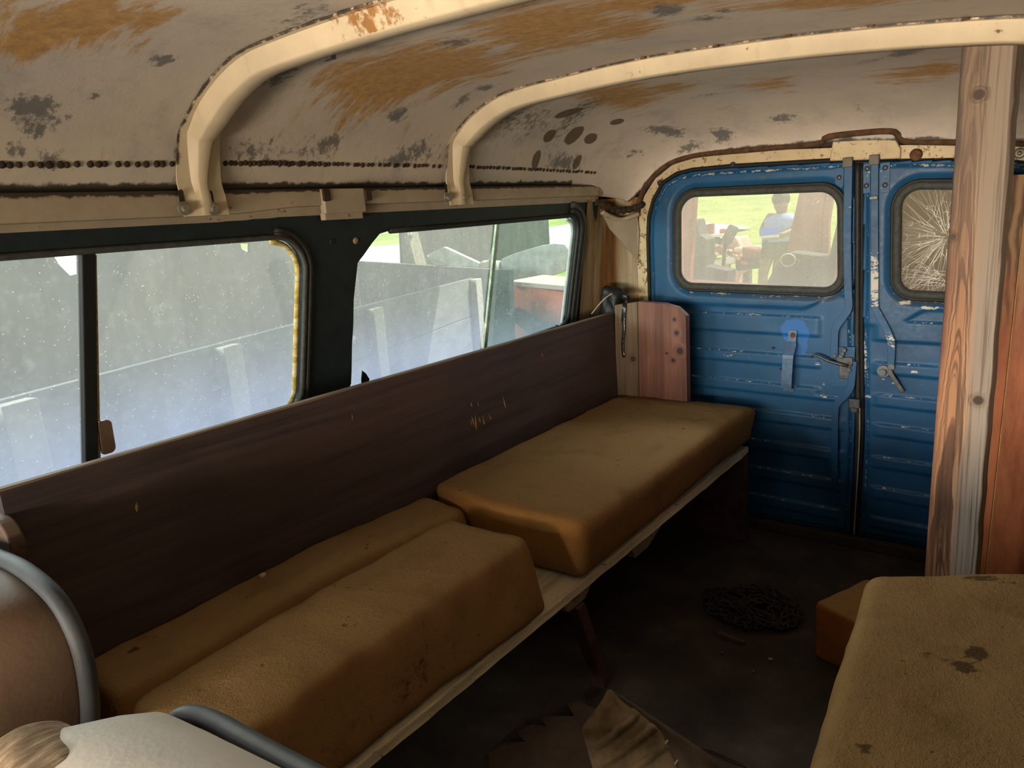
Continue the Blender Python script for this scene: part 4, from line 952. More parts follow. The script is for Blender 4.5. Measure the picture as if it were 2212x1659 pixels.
foam('foam_cushion', 'thick ochre foam mattress covering the rear half of the bench, orange at its cut end', 'foam cushion', FG,
     rbox((-.507, 1.762, .4065), (.222, .535, .072), .026, .013, wf1, .0035, 9, 1), M['foam'],
     lambda V: np.clip(1.3 - (V[:, 1] - 1.195) / .05, 0, 1) * np.clip((V[:, 2] - .36) / .06, 0, 1) * .85, [((-.40, 1.6, .48), (.02, .02, .03), .5)])
def wf2(p):
    q = p.copy(); u = (p.x + .674) / .066; w_ = (p.z - .335) / .133; q.z -= .008 * max(0, u) * w_; q.x += .040 * max(0, u) * (1 - w_); q.z += .006 * math.sin(p.y * 9); q.x += .012 * math.sin(p.y * 5 + 1) * (p.x > -.64)
    return q
foam('foam_strip', 'low worn foam strip lying against the backboard behind the bolster', 'foam cushion', FG,
     rbox((-.674, .800, .4015), (.066, .415, .0665), .020, .012, wf2, .004, 9, 2), M['foam'], None, [(at_z(292, 1418, .45), (.016, .016, .03), .9), (at_z(795, 1196, .45), (.012, .02, .03), .7), (at_z(880, 1150, .45), (.05, .03, .03), .5)])
def wf3(p):
    k = (p.z - .405) / .075; q = p.copy(); q.x += -.008 * k + .006 * math.sin(p.y * 7) + .012 * max(0, -k); q.x += (p.y - .9) * -.035 * (k + 1) / 2 - .012 * (k > 0) * k
    return q
foam('foam_bolster', 'long square foam bolster along the front edge of the bench', 'foam cushion', FG,
     rbox((-.414, .735, .411), (.108, .363, .077), .020, .012, wf3, .004, 10, 3), M['foam'],
     lambda V: np.clip((V[:, 1] - 1.02) / .08, 0, 1) * np.clip(.44 - V[:, 2], 0, .1) * 6 * np.clip((V[:, 0] + .36) / .05, 0, 1), [((-.30, .74, .39), (.035, .26, .06), .44), ((-.30, .98, .42), (.02, .05, .04), .4), ((-.31, .55, .37), (.03, .10, .05), .42)])
mb = rbox(at_z(567, 1243, .472), (.005, .007, .005), .004, .003); o = mb.build('pale_scrap', plain('pale_scrap_mat', (.55, .42, .34), .8), smooth=True); tag(o, 'tiny pale scrap lying on the low foam strip', 'scrap')

# right-hand bench: mostly hidden under its foam
rb = empty('bench', (.62, .85, 0)); tag(rb, 'low side bench hidden under the stained foam slab on the right', 'bench')
part(MB().hexa([(.36, .25, .290), (.93, .25, .290), (.90, 1.34, .290), (.32, 1.28, .290), (.36, .25, .318), (.93, .25, .318), (.90, 1.34, .318), (.32, 1.28, .318)]), 'seat_board', M['seatboard'], rb, bevel=.003)
for (x, y) in ((.42, .35), (.86, .35), (.40, 1.20), (.84, 1.25)): part(MB().box((x - .02, y - .02, 0), (x + .02, y + .02, .29)), 'leg', M['legred'], rb)
def wfr(p):
    # unit coords
    u = (p.x - .60) / .32; v = (p.y - .80) / .55; w = (p.z - .385) / .066
    L = .258 + (.345 - .258) * (1 - v) / 2 ; Rr = .93
    x = L + (Rr - L) * (u + 1) / 2
    yt = 1.335 + (x - .258) * .42; yb = .22
    y = yb + (yt - yb) * (v + 1) / 2
    z = .385 + .066 * w + (w + 1) / 2 * (x - .258) * .08 + (w + 1) / 2 * .004 * noise.noise((x * 8, y * 8, 0))
    return Vector((x, y, z))
foam('foam_slab', 'big pitted foam slab on the right-hand bench, stained near its middle', 'foam cushion', None,
     rbox((.60, .80, .385), (.32, .55, .066), .030, .012, wfr, .0035, 9, 5), M['foam_r'], None,
     [(at_z(2110, 1412, .465), (.018, .026, .03), 1.0), (at_z(2085, 1445, .465), (.022, .018, .03), .9), (at_z(2000, 1410, .465), (.02, .02, .03), .6), (at_z(2060, 1430, .465), (.03, .02, .03), .55), (at_z(2120, 1246, .47), (.05, .018, .03), .75), (at_z(2030, 1233, .465), (.012, .012, .02), .7), (at_z(1870, 1622, .455), (.016, .014, .02), .8), (at_z(2080, 1630, .46), (.010, .010, .02), .7), (at_z(2190, 1265, .47), (.03, .012, .02), .6)])
mb = rbox((.185, 1.80, .076), (.10, .10, .076), .010, .012, lambda p: Matrix.Rotation(-.41, 3, 'Z') @ (p - Vector((.185, 1.80, 0))) + Vector((.207, 1.762, 0)), .003, 14, 6)
foam('foam_block', 'small orange foam block with a pale crust standing on the floor behind the slab', 'foam block', None, mb, M['foam_cut'])

# ================================================================== PLANK AND PLYWOOD ON THE RIGHT
PY = 1.74
kn = [at_y(2114, 204, PY), at_y(2113, 865, PY), at_y(2058, 512, PY)]
def plank_bands(t, p, c, n):
    x, y, z = t.xyz(p)
    xx = t.math('ADD', t.math('SUBTRACT', x, t.math('MULTIPLY', t.math('SUBTRACT', z, .3), .0095)), t.math('MULTIPLY', t.math('SUBTRACT', t.noise(t.map(p, (5, 5, 2.2)), 1, 5, .6), .5), .050))
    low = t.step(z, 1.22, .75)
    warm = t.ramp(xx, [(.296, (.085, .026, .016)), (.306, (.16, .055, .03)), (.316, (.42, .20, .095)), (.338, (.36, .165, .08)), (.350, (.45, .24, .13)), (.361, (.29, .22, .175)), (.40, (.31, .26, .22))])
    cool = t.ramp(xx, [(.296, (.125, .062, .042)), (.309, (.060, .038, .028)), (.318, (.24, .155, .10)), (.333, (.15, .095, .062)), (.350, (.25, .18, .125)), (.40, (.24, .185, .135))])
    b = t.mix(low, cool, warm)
    g = t.math('DIVIDE', t.math('SUBTRACT', xx, .333), .017)
    sarg = t.math('ADD', z, t.math('MULTIPLY', t.math('MULTIPLY', g, g), .20))
    fl = t.noise(t.nd('ShaderNodeCombineXYZ', {0: t.math('MULTIPLY', sarg, 13.0), 1: 0.3, 2: 0.7}).outputs[0], 1, 3, .6)
    fm = t.math('MULTIPLY', t.step(t.math('ABSOLUTE', g), 1.35, 1.0), t.step(fl, .54, .45))
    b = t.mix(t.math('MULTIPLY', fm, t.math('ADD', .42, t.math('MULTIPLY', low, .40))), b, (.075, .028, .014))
    lines = t.noise(t.map(p, (150, 150, 2.0)), 1, 4, .6)
    f = t.math('ADD', t.math('MULTIPLY', lines, .55), t.math('MULTIPLY', n, .45))
    b = t.mix(t.math('MULTIPLY', t.step(f, .52, .40), .85), b, (.060, .030, .018))
    return t.mix(t.math('MULTIPLY', t.step(f, .56, .66), .35), b, (.42, .31, .215))
M['plank'] = m_wood('weathered_streaked_plank', (.10, .055, .035), (.30, .19, .12), (.42, .31, .22), 'z', 34, .6, [(q.x, PY, q.z, r) for q, r in zip(kn, (.012, .012, .008))], red=plank_bands, bump=.4)
a = at_y(2078, 100, PY); b = at_y(2200, 92, PY); c = at_y(2108, 1225, PY); d = at_y(1999, 1210, PY)
tl, tr = Vector((a.x, PY, a.z)), Vector((b.x, PY, b.z))
def ext(p, q): k = (0.0 - p.z) / (q.z - p.z); return p + (q - p) * k
bl, br = ext(tl, Vector((d.x, PY, d.z))), ext(tr, Vector((c.x, PY, c.z)))
TH = Vector((.004, .034, 0))
mb = MB(); n = 40
for k in range(n + 1):
    u = k / n; l = bl.lerp(tl, u); r = br.lerp(tr, u)
    r = r + Vector((.0030 * noise.noise((0, 3, u * 14)) + .0015 * noise.noise((0, 9, u * 45)), 0, 0)); l = l + Vector((.001 * noise.noise((0, 5, u * 12)), 0, 0))
    mb.v += [l, r, r + TH + Vector((.003, 0, 0)), l + TH]
for k in range(n):
    for i in range(4): mb.f.append([4 * k + i, 4 * k + (i + 1) % 4, 4 * k + 4 + (i + 1) % 4, 4 * k + 4 + i]); mb.m.append(0)
mb.f += [[0, 1, 2, 3], [4 * n, 4 * n + 1, 4 * n + 2, 4 * n + 3]]; mb.m += [0, 0]
pl = mb.build('plank', M['plank'], bevel=.002); tag(pl, 'weathered knotty plank standing upright from floor to roof in front of the plywood', 'plank')
t = NT('red_stained_plywood'); p = t.pos(); x, y, z = t.xyz(p)
n = t.noise(t.map(p, (7, 7, 1.6)), 1, 6, .6, 1.2); n2 = t.noise(t.map(p, (60, 60, 14)), 1, 8, .7); n1 = t.noise(p, 5, 5)
rings = t.nd('ShaderNodeTexWave', {'Vector': t.map(p, (9, 9, 3.2)), 'Scale': 1.6, 'Distortion': 9.0, 'Detail': 3.0, 'Detail Scale': .9}).outputs['Fac']
red = t.ramp(t.math('ADD', t.math('MULTIPLY', n, .5), t.math('MULTIPLY', n2, .5)), [(.3, (.26, .062, .024)), (.5, (.48, .138, .052)), (.7, (.58, .21, .085))])
raw = t.ramp(t.math('ADD', t.math('MULTIPLY', rings, .55), t.math('MULTIPLY', n2, .4)), [(.25, (.15, .070, .032)), (.5, (.42, .21, .09)), (.8, (.56, .33, .16))])
f = t.step(t.math('ADD', z, t.math('MULTIPLY', t.math('SUBTRACT', n1, .5), .35)), .74, .96)
c = t.mix(f, red, raw)
M['ply'] = t.bsdf(c, .5, 0, t.bump(n2, .15, .003), .35)
YP = 2.12
e1 = at_y(2187, 700, YP); e2 = at_y(2130, 1230, YP)
def ex(z): return e2.x + (e1.x - e2.x) * (z - e2.z) / (e1.z - e2.z)
mb = MB(); mb.plate([(.28, 0), (ex(0) - .002, 0), (ex(1.137) - .002, 1.137), (.28, 1.143)], [], lambda a, b, t: Vector((a, YP + .016 + t, b)), .012)
p1 = mb.build('plywood_sheet', M['ply'], bevel=.001); tag(p1, 'narrow red-stained plywood strip behind the upright plank', 'plywood', 'red stained plywood on the right')
mb = MB(); mb.plate([(ex(0), 0), (.86, 0), (.80, 1.10), (ex(1.136), 1.136)], [], lambda a, b, t: Vector((a, YP + t, b)), .014)
p2 = mb.build('plywood_sheet', M['ply'], bevel=.001); tag(p2, 'wide red-stained plywood sheet with swirling grain at the right edge', 'plywood', 'red stained plywood on the right')
mb = MB(); mb.add([(ex(0) - .0005, YP - .0006, 0), (ex(0) + .0022, YP - .0006, 0), (ex(1.13) + .0022, YP - .0006, 1.13), (ex(1.13) - .0005, YP - .0006, 1.13)], [(0, 1, 2, 3)])
part(mb, 'raw_edge', plain('raw_plywood_edge', (.55, .27, .09), .6), p2)

# ================================================================== ON THE FLOOR
# a heap of rusty chain: short links strung along tangled loops
M['chain'] = plain('rusty_chain_iron', (.050, .034, .030), .7, .3, .5, 120, .3)
mb = MB()
def link(c, t, up, L, r):
    t = t.normalized(); u = (up - t * up.dot(t)).normalized(); P = []
    for k in range(10):
        a = 2 * math.pi * k / 10; P.append(c + t * (math.cos(a) * L) + u * (math.sin(a) * L * .55))
    mb.tube(P, r, 5, closed=True)
for s in range(15):
    ang = rnd.uniform(0, 6.28); cx0, cy0 = -.12 + rnd.uniform(-.075, .075), 1.835 + rnd.uniform(-.07, .07); p = Vector((cx0, cy0, .012 + s * .0028)); a = rnd.uniform(0, 6.28)
    cur = rnd.choice((-1, 1)) * rnd.uniform(.10, .30)
    for k in range(26):
        a += cur + rnd.uniform(-.25, .25)
        q = p + Vector((math.cos(a), math.sin(a), 0)) * .019
        d = Vector((q.x + .12, q.y - 1.835, 0))
        if (d.x / .135) ** 2 + (d.y / .115) ** 2 > 1: a += math.pi * .7; q = p + Vector((math.cos(a), math.sin(a), 0)) * .019
        rad = min(1, math.hypot(d.x / .135, d.y / .115)); q.z = .008 + (s / 15) * .055 * (1 - rad * .8) + rnd.uniform(0, .008)
        link((p + q) / 2, q - p, Vector((0, 0, 1)) if k % 2 else Vector((0, 0, 1)).cross(q - p) + Vector((0, 0, .01)), .0135, .0028); p = q
ch = mb.build('chain_heap', M['chain'], smooth=True); tag(ch, 'dark tangled heap of rusty chain on the floor', 'chain')
# splinter of wood lying beside the chain
mb = MB(); a = at_z(1550, 1366, .012); b = at_z(1608, 1388, .010); dd = (b - a); sd = Vector((-dd.y, dd.x, 0)).normalized() * .012
mb.hexa([a + Vector((0, 0, -.012)), b + Vector((0, 0, -.010)), b + sd + Vector((0, 0, -.010)), a + sd + Vector((0, 0, -.012)), a, b, b + sd * .6, a + sd])
o = mb.build('wood_splinter', plain('reddish_splinter', (.11, .055, .045), .7), bevel=.001); tag(o, 'reddish wood splinter lying in front of the chain heap', 'splinter')
for k, (px, py) in enumerate(((1664, 1424), (1628, 1449), (1560, 1410))):
    mb = rbox(at_z(px, py, .004), (.006 if k == 0 else .004, .005, .003), .003, .003); o = mb.build('paper_crumb', plain('pale_crumb_%s' % 'abc'[k], (.34, .31, .27) if k == 0 else (.13, .12, .10), .8), smooth=True)
    tag(o, ('pale round crumb on the dark floor before the chain heap', 'dull grey crumb on the floor just nearer than the pale round crumb', 'tiny dull crumb on the floor left of the pale round crumb')[k], 'crumb', 'crumbs on the floor')
# crushed carton: a creased face with two slots, a darker side folded away
t = NT('old_carton_card'); p = t.pos(); n = t.noise(p, 20, 8, .65); n2 = t.noise(p, 90, 6, .7)
c = t.ramp(n, [(.3, (.16, .115, .065)), (.55, (.29, .22, .13)), (.75, (.38, .30, .19))]); M['carton'] = t.bsdf(t.mix(t.math('MULTIPLY', n2, .3), c, (.08, .05, .03)), .85, 0, t.bump(n, .3, .006), .15)
cart = empty('crushed_carton', (-.10, 1.06, 0)); tag(cart, 'crushed ribbed tan carton leaning on the floor below the bench edge', 'carton')
A_ = at_z(1316, 1492, .20); B_ = at_z(1256, 1575, .16); C_ = at_z(1290, 1690, .06); D_ = at_z(1485, 1700, .055); E_ = at_z(1425, 1580, .13); nF = 18
def face_pt(u, v):                                  # u across (left edge -> crease), v down the face
    l = A_.lerp(B_, min(1, v * 2.2)) if v < .45 else B_.lerp(C_, (v - .45) / .55)
    r = A_.lerp(E_, v / .5) if v < .5 else E_.lerp(D_, (v - .5) / .5)
    q = l.lerp(r, u); bul = math.sin(math.pi * u) * math.sin(math.pi * min(1, v)) * .010
    rib = 0
    for v0 in (.26, .44, .62):
        w = v - v0 - (1 - u) * .42
        if abs(w) < .028 and .10 < u < .97: rib += .013 * min(1, 2 - 2 * abs(w) / .028)
    return q + Vector((.3, -.7, .6)).normalized() * (bul + rib + .0022 * noise.noise((u * 6, v * 6, 2)))
mb = MB(); nU, nV = 30, 60
mb.add([face_pt(i / nU, j / nV) for j in range(nV + 1) for i in range(nU + 1)], [(j * (nU + 1) + i, j * (nU + 1) + i + 1, (j + 1) * (nU + 1) + i + 1, (j + 1) * (nU + 1) + i) for j in range(nV) for i in range(nU)])
o = part(mb, 'ribbed_face', M['carton'], cart, smooth=True); o.modifiers.new('s', 'SOLIDIFY').thickness = .004
mb = MB(); sd = Vector((.085, .055, -.06))
pts = [face_pt(1, j / 20) for j in range(21)]; far = [q + sd * min(1, .25 + j / 14) for j, q in enumerate(pts)]; far = [Vector((q.x, q.y, max(q.z, .004))) for q in far]
mb.add(pts + far, [(j, j + 1, 22 + j, 21 + j) for j in range(20)])
o = part(mb, 'folded_side', plain('dark_carton_card', (.10, .072, .045), .9, 0, .3, 30, .3), cart, smooth=True); o.modifiers.new('s', 'SOLIDIFY').thickness = .003
for v in (.62, .80, .97):
    p = face_pt(.98, v); mb = rbox(p + Vector((.004, 0, .006)), (.002, .007, .002), .0015, .002); part(mb, 'torn_paper', plain('torn_white_paper', (.45, .42, .38), .8), cart, smooth=True)
mb = MB(); p = face_pt(.62, .93); mb.disc(p + Vector((.0, -.010, .010)), Vector((.3, -.7, .6)), .009, .001, 14); part(mb, 'finger_hole', M['black'], cart)
# torn brown cardboard lying flat with a jagged edge
ol = [at_z(px, py, .03) for px, py in ((1055, 1625), (1090, 1602), (1135, 1600), (1118, 1578), (1150, 1562), (1180, 1568), (1172, 1548), (1205, 1545), (1240, 1545), (1228, 1520), (1250, 1512), (1285, 1530), (1300, 1600), (1290, 1720), (1060, 1720))]
mb = MB(); mb.plate([(p.x, p.y) for p in ol], [], lambda a, b, t: Vector((a, b, .028 - t)), .004)
o = mb.build('torn_cardboard', plain('brown_torn_card', (.065, .042, .027), .9, 0, .35, 18, .3)); tag(o, 'dark brown torn cardboard with a jagged edge lying left of the carton', 'cardboard')
mb = rbox(((ol[0].x + ol[12].x) / 2, (ol[4].y + ol[13].y) / 2 - .02, .0105), (.10, .06, .010), .004, .02); o = mb.build('floor_board', plain('dark_floor_board', (.03, .02, .014), .9)); tag(o, 'dark scrap board on the floor under the torn cardboard', 'board')
# fine twine curling over the floor on the right
mb = MB(); mb.tube(catmull([at_z(x, y, .004) for x, y in ((1500, 1612), (1540, 1622), (1580, 1640), (1610, 1652), (1640, 1680))], 40), .0022, 6)
o = mb.build('twine', plain('purple_brown_twine', (.10, .055, .05), .8)); tag(o, 'thin reddish twine on the floor between carton and foam slab', 'twine')

# ================================================================== FRONT SEATS
sa = empty('car_seat', (-.62, .24, .35)); tag(sa, 'tan leather front seat back with grey piping, at the left edge of the photo', 'car seat', 'front seats')
YA = .30
def loft(outs, n=70, crown=0.0):
    """skin over a row of outlines, front to back; each outline is a list of (x, y, z)"""
    mb = MB(); R2 = [catmull([Vector(p) for p in o], n) for o in outs]
    for r in R2: mb.v += [tuple(p) for p in r]
    mb.f = [[i * n + k, i * n + k + 1, (i + 1) * n + k + 1, (i + 1) * n + k] for i in range(len(outs) - 1) for k in range(n - 1)]
    mb.f += [list(range(n)), list(range((len(outs) - 1) * n, len(outs) * n))]; mb.m = [0] * len(mb.f)
    return mb
rim = [at_y(px, py, YA) for px, py in ((-120, 1192), (-60, 1200), (0, 1218), (58, 1248), (116, 1308), (158, 1395), (176, 1482), (180, 1560), (172, 1640), (150, 1800), (130, 1950))]
cA = Vector((-.62, YA, .50))
def ring(y, k, dz=0): return [Vector((max(-.845, cA.x + (p.x - cA.x) * k), y, cA.z + (p.z - cA.z) * k + dz)) for p in rim]
mb = loft([ring(.150, .86), ring(.158, .93), ring(.180, .985, .004), ring(.225, 1.012, .006), ring(.270, 1.015, .004), ring(.292, 1.012), ring(.304, 1.005), ring(.308, .96)])
part(mb, 'back_cushion', M['leather'], sa, smooth=True, angle=60)
pp = [at_y(px, py, YA) for px, py in ((-110, 1180), (-60, 1186), (0, 1205), (62, 1238), (127, 1300), (172, 1390), (191, 1480), (195, 1560), (187, 1640), (165, 1800), (145, 1950))]
part(MB().tube(catmull(pp, 70), .0112, 12), 'piping', M['piping'], sa, smooth=True)
sb = empty('car_seat', (.20, .24, .35)); tag(sb, 'pale worn front seat back with a torn end, at the bottom of the photo', 'car seat', 'front seats')
ZB = .660
ya, yz = at_z(404, 1550, ZB), at_z(675, 1680, ZB)      # the rear edge runs straight behind its rounded end
yb = lambda x: ya.y + (yz.y - ya.y) * (x - ya.x) / (yz.x - ya.x) - .0
def ringb(dy_, xl, dz, cut=0):                     # outline at a distance dy_ in front of the rear edge; xl = its left end
    o = []
    for x, zz in ((xl + .035, .36), (xl + .012, .45), (xl, .55), (xl + .003, .612), (xl + .018, .642), (xl + .050, .657), (xl + .12, .660), (xl + .25, .660), (.30, .660), (.60, .657), (.78, .64), (.82, .56), (.83, .36)):  # unseen right end drawn out to shade the lower rear doors
        o.append(Vector((x, yb(x) + dy_, .50 + (zz + dz - .50) * (1 - cut))))
    return o
mb = loft([ringb(-.150, -.290, 0, .10), ringb(-.143, -.300, .0, .03), ringb(-.120, -.305, .006), ringb(-.075, -.285, .010), ringb(-.030, -.252, .008), ringb(-.006, -.236, .002), ringb(.0, -.228, 0, .06)], 320)
part(mb, 'back_cushion', M['leather_pale'], sb, smooth=True, angle=60)
pp = [at_z(px, py, z_) for px, py, z_ in ((372, 1574, .640), (380, 1556, .650), (402, 1546, .656), (437, 1549, .657), (476, 1565, .657), (516, 1588, .657), (596, 1632, .657), (675, 1674, .657), (760, 1722, .657), (860, 1780, .657))]
part(MB().tube(catmull(pp, 60), .0100, 12), 'piping', M['piping'], sb, smooth=True)
t = NT('frayed_brown_cloth'); p = t.pos(); n = t.noise(t.map(p, (160, 25, 60), (0, 0, 0), (0, 0, .7)), 1, 8, .7); n2 = t.noise(p, 30, 6)
c = t.ramp(t.math('ADD', t.math('MULTIPLY', n, .7), t.math('MULTIPLY', n2, .3)), [(.35, (.12, .075, .045)), (.5, (.27, .19, .12)), (.65, (.48, .37, .25))]); m_fray = t.bsdf(c, .9, 0, t.bump(n, .6, .006), .1)
def wt(p):
    q = p.copy(); q += Vector((.003 * noise.noise(p * 40), .003 * noise.noise(p * 37), .004 * noise.noise(p * 30))); return q
mb = rbox((-.232, .184, .610), (.070, .048, .060), .040, .006, wt, 0)
part(mb, 'torn_stuffing', m_fray, sb, smooth=True)

# ================================================================== OUTSIDE
def gz(x, y): r = math.hypot(x, y); return -.62 + .0065 * max(0, r - 8) ** 1.8
mb = MB(); nr, na = 60, 72
mb.add([(r * math.cos(a), r * math.sin(a), gz(r, 0) + (.05 * noise.noise((r * .3, a * 3, 0)) if r > 9 else 0)) for r in [4 + 76 * (i / nr) ** 1.6 for i in range(nr + 1)] for a in [2 * math.pi * k / na for k in range(na)]], [(i * na + k, i * na + (k + 1) % na, (i + 1) * na + (k + 1) % na, (i + 1) * na + k) for i in range(nr) for k in range(na)])
o = mb.build('field', M['grass'], smooth=True); tag(o, 'sunlit grass field rising beyond the shed', kind='structure')
M['dirt'] = plain('shed_dirt', (.10, .085, .065), .95, 0, .3, 6, .3)
mb = MB(); mb.add([(8.2 * math.cos(a), 8.2 * math.sin(a), -.612) for a in [2 * math.pi * k / 40 for k in range(40)]], [tuple(range(40))])
o = mb.build('ground', M['grass']); tag(o, 'grass around the shed', kind='structure')
o = MB().box((-7.4, -5, -.66), (1.6, 4.6, -.600)).build('shed_floor', M['dirt']); tag(o, 'bare earth under the open shed', kind='structure')
tk = catmull([Vector(q) for q in ((-60, 2, 0), (-36, 8, 0), (-25, 10.5, 0), (-19, 13, 0), (-14.8, 16.2, 0), (-10, 24, 0))], 60); mb = MB()  # pale ground added so the gaps in the shed wall glare
for i, q in enumerate(tk):
    d = (tk[min(i + 1, 59)] - tk[max(i - 1, 0)]).normalized(); nn = Vector((-d.y, d.x, 0))
    for w in (-3.2, -1, 1, 3.2): r = q + nn * w; mb.v.append((r.x, r.y, gz(r.x, r.y) + .09))
mb.f = [[4 * i + k, 4 * i + k + 1, 4 * i + k + 5, 4 * i + k + 4] for i in range(59) for k in range(3)]; mb.m = [0] * len(mb.f)
o = mb.build('track', plain('pale_gravel', (.80, .79, .72), .9, 0, .1, 3, .2), smooth=True); tag(o, 'added pale gravel track across the field', kind='structure')
M['barn'] = m_wood('dark_barn_boards', (.035, .032, .026), (.06, .055, .045), (.09, .08, .065), 'z', 12, .8)
o = MB().box((-7.4, -6, 2.62), (2.0, 4.4, 2.70)).build('shed_shade_roof', M['barn']); tag(o, 'unseen shed roof set over the van to keep the sun off', kind='structure')  # unseen roof, extended to keep the sun off the van
XW = -6.6
def hole(*px): return [(q.y, q.z) for q in (at_x(a, b, XW) for a, b in px)]
mb = MB(); mb.plate([(-6, -.62), (10.5, -.62), (10.5, 2.7), (-6, 2.7)], [hole((108, 540), (178, 536), (174, 591), (152, 596), (128, 572)), hole((519, 526), (541, 526), (540, 547), (522, 538)), hole((740, 470), (866, 468), (870, 568), (735, 566))], lambda a, b, t: Vector((XW - t, a, b)), .05)
o = mb.build('shed_wall', M['barn']); tag(o, 'dark board wall of the shed with gaps to the sunlit field', kind='structure')
M['greywood'] = m_wood('grey_weathered_boards', (.11, .105, .10), (.17, .165, .155), (.24, .23, .215), 'y', 14, .8)
M['paleend'] = plain('pale_sawn_wood', (.46, .42, .36), .8, 0, .2, 40, .2)
WA, WB = Vector((-1.655, .55, 0)), Vector((-2.70, 3.80, 0)); WD = (WB - WA).normalized(); WN = Vector((WD.y, -WD.x, 0))
if WN.x < 0: WN = -WN
def on_wagon(px, py, off=0): 
    d = ray(px, py); return CAM + d * (((WA + WN * off) - CAM).dot(WN) / d.dot(WN))
wag = empty('wagon', (-2.2, 2.2, -.6)); tag(wag, 'grey wooden wagon side with upright stakes outside the side windows', 'wagon')
mb = MB(); p0 = WA - WD * 1.0; ln = (WB - p0).length; zt = lambda p: .752
for b0, b1 in ((-.05, .24), (.245, .50), (.505, .752)):
    mb.obox(Vector((p0.x, p0.y, b0)), WD * ln, -WN * .03, Vector((0, 0, b1 - b0)))
part(mb, 'side_boards', M['greywood'], wag, bevel=.003)
for (px, py, w, d) in ((483, 752, .075, .05), (807, 668, .075, .05), (1028, 604, .08, .05), (2, 880, .08, .06)):
    q = on_wagon(px, py, .05); zt_ = q.z
    mb = MB(); mb.obox(Vector((q.x, q.y, -.30)), WD * w * (1.3 if px > 0 else 1), -WN * (.05 if d else .05), Vector((0, 0, zt_ + .30))); part(mb, 'stake', M['paleend'], wag, bevel=.004)
for (px, py) in ((520, 877), (42, 1035)):
    q = on_wagon(px, py, .002); part(MB().disc(q, WN, .012, .012, 12, True), 'bolt', M['bolt'], wag, smooth=True)
mb = MB(); mb.obox(Vector((p0.x, p0.y, -.14)) - WN * 1.2, WD * ln, WN * 1.2, Vector((0, 0, .06))); part(mb, 'deck', M['greywood'], wag)
def wheel(mb, c, ax, R, w):
    ax = Vector(ax).normalized(); u = ax.orthogonal().normalized(); v = ax.cross(u)
    for k in range(20):
        a0, a1 = 2 * math.pi * k / 20, 2 * math.pi * (k + 1) / 20
    mb.tube([c + (u * math.cos(2 * math.pi * k / 24) + v * math.sin(2 * math.pi * k / 24)) * R for k in range(24)], w, 8, closed=True)
    for k in range(8): mb.tube([c, c + (u * math.cos(2 * math.pi * k / 8) + v * math.sin(2 * math.pi * k / 8)) * R], .02, 6)
for s in (.6, 3.2):
    mb = MB(); q = p0 + WD * s - WN * .25; wheel(mb, Vector((q.x, q.y, -.33)), WN, .24, .035); part(mb, 'wheel', M['greywood'], wag, smooth=True)
# cross board at the wagon's far end, and the propeller resting on it
a = at_z(770, 564, .765); b = at_z(1078, 583, .765)
hb = MB().obox(Vector((a.x, a.y, -.62)), b - a, Vector((0, .05, 0)), Vector((0, 0, 1.385))).build('board_partition', M['greywood'], bevel=.004); tag(hb, 'dark grey board partition standing beyond the wagon side', kind='structure')
M['blade'] = plain('grey_weathered_blade', (.55, .56, .57), .6, 0, .25, 14, .2)
prop = empty('propeller', tuple(at_y(1056, 578, 4.8))); tag(prop, 'pale grey two-bladed propeller lying on the board partition', 'propeller')
def px_solid(px, Y, th, name, mat, parent, dz=0, **k):
    P = [at_y(x, y, Y) for x, y in px]; n = len(P); off = Vector((0, th, 0))
    mb = MB(); mb.plate([(p.x, p.z) for p in P], [], lambda a, b, t: Vector((a, Y + t, b)), th)
    return part(mb, name, mat, parent, **k)
px_solid([(920, 551), (958, 533), (1042, 572), (1040, 580), (970, 574), (936, 570)], 4.78, .05, 'blade', M['blade'], prop, bevel=.012)
px_solid([(922, 552), (930, 558), (966, 573), (936, 572)], 4.76, .03, 'blade_end', M['paleend'], prop)
rbp = [(1076, 572), (1083, 559), (1110, 548), (1142, 538), (1170, 530), (1198, 526), (1220, 528), (1234, 548), (1232, 575), (1210, 590), (1187, 597), (1153, 609), (1119, 607), (1096, 595), (1078, 582)]
px_solid(rbp, 4.86, .05, 'blade', M['blade'], prop, bevel=.014)
mb = rbox(at_y(1058, 576, 4.83), (.10, .06, .05), .035, .02, None, .012, 14, 4); part(mb, 'hub', M['paleend'], prop, smooth=True)
mb = MB(); mb.tube([at_y(1063, 565, 4.82), at_y(1066, 545, 4.82), at_y(1068, 522, 4.82)], [.03, .022, .006], 8); part(mb, 'shaft_stub', M['blade'], prop, smooth=True)
M['orange'] = plain('faded_orange_steel', (.85, .20, .11), .55, 0, .2, 10, .1); M['pinkrim'] = plain('faded_pink_rim', (.62, .46, .42), .6, 0, .15, 14, .1)
hop = empty('hopper', tuple(at_y(1160, 740, 4.2))); hop.location.z = -.6; tag(hop, 'faded orange metal hopper with a pale rim beyond the rear side window', 'hopper')
px_solid([(1099, 616), (1203, 628), (1204, 760), (1103, 780)], 4.20, .35, 'body', M['orange'], hop, bevel=.006)
px_solid([(1203, 629), (1217, 630), (1217, 760), (1203, 765)], 4.185, .36, 'corner_post', M['orange'], hop, bevel=.004)
px_solid([(1097, 607), (1239, 619), (1240, 630), (1098, 617)], 4.13, .44, 'rim', M['pinkrim'], hop, bevel=.006)
px_solid([(1101, 668), (1150, 700), (1196, 712), (1196, 765), (1103, 690)], 4.06, .12, 'shade_wedge', plain('dark_orange_shade', (.16, .08, .08), .7), hop, bevel=.004)  # dark wedge stands for the shading on the hopper's face
for x in (1120, 1205):
    q = at_y(x, 760, 4.36); part(MB().box((q.x - .03, 4.32, -.6), (q.x + .03, 4.40, q.z + .05)), 'leg', M['orange'], hop)
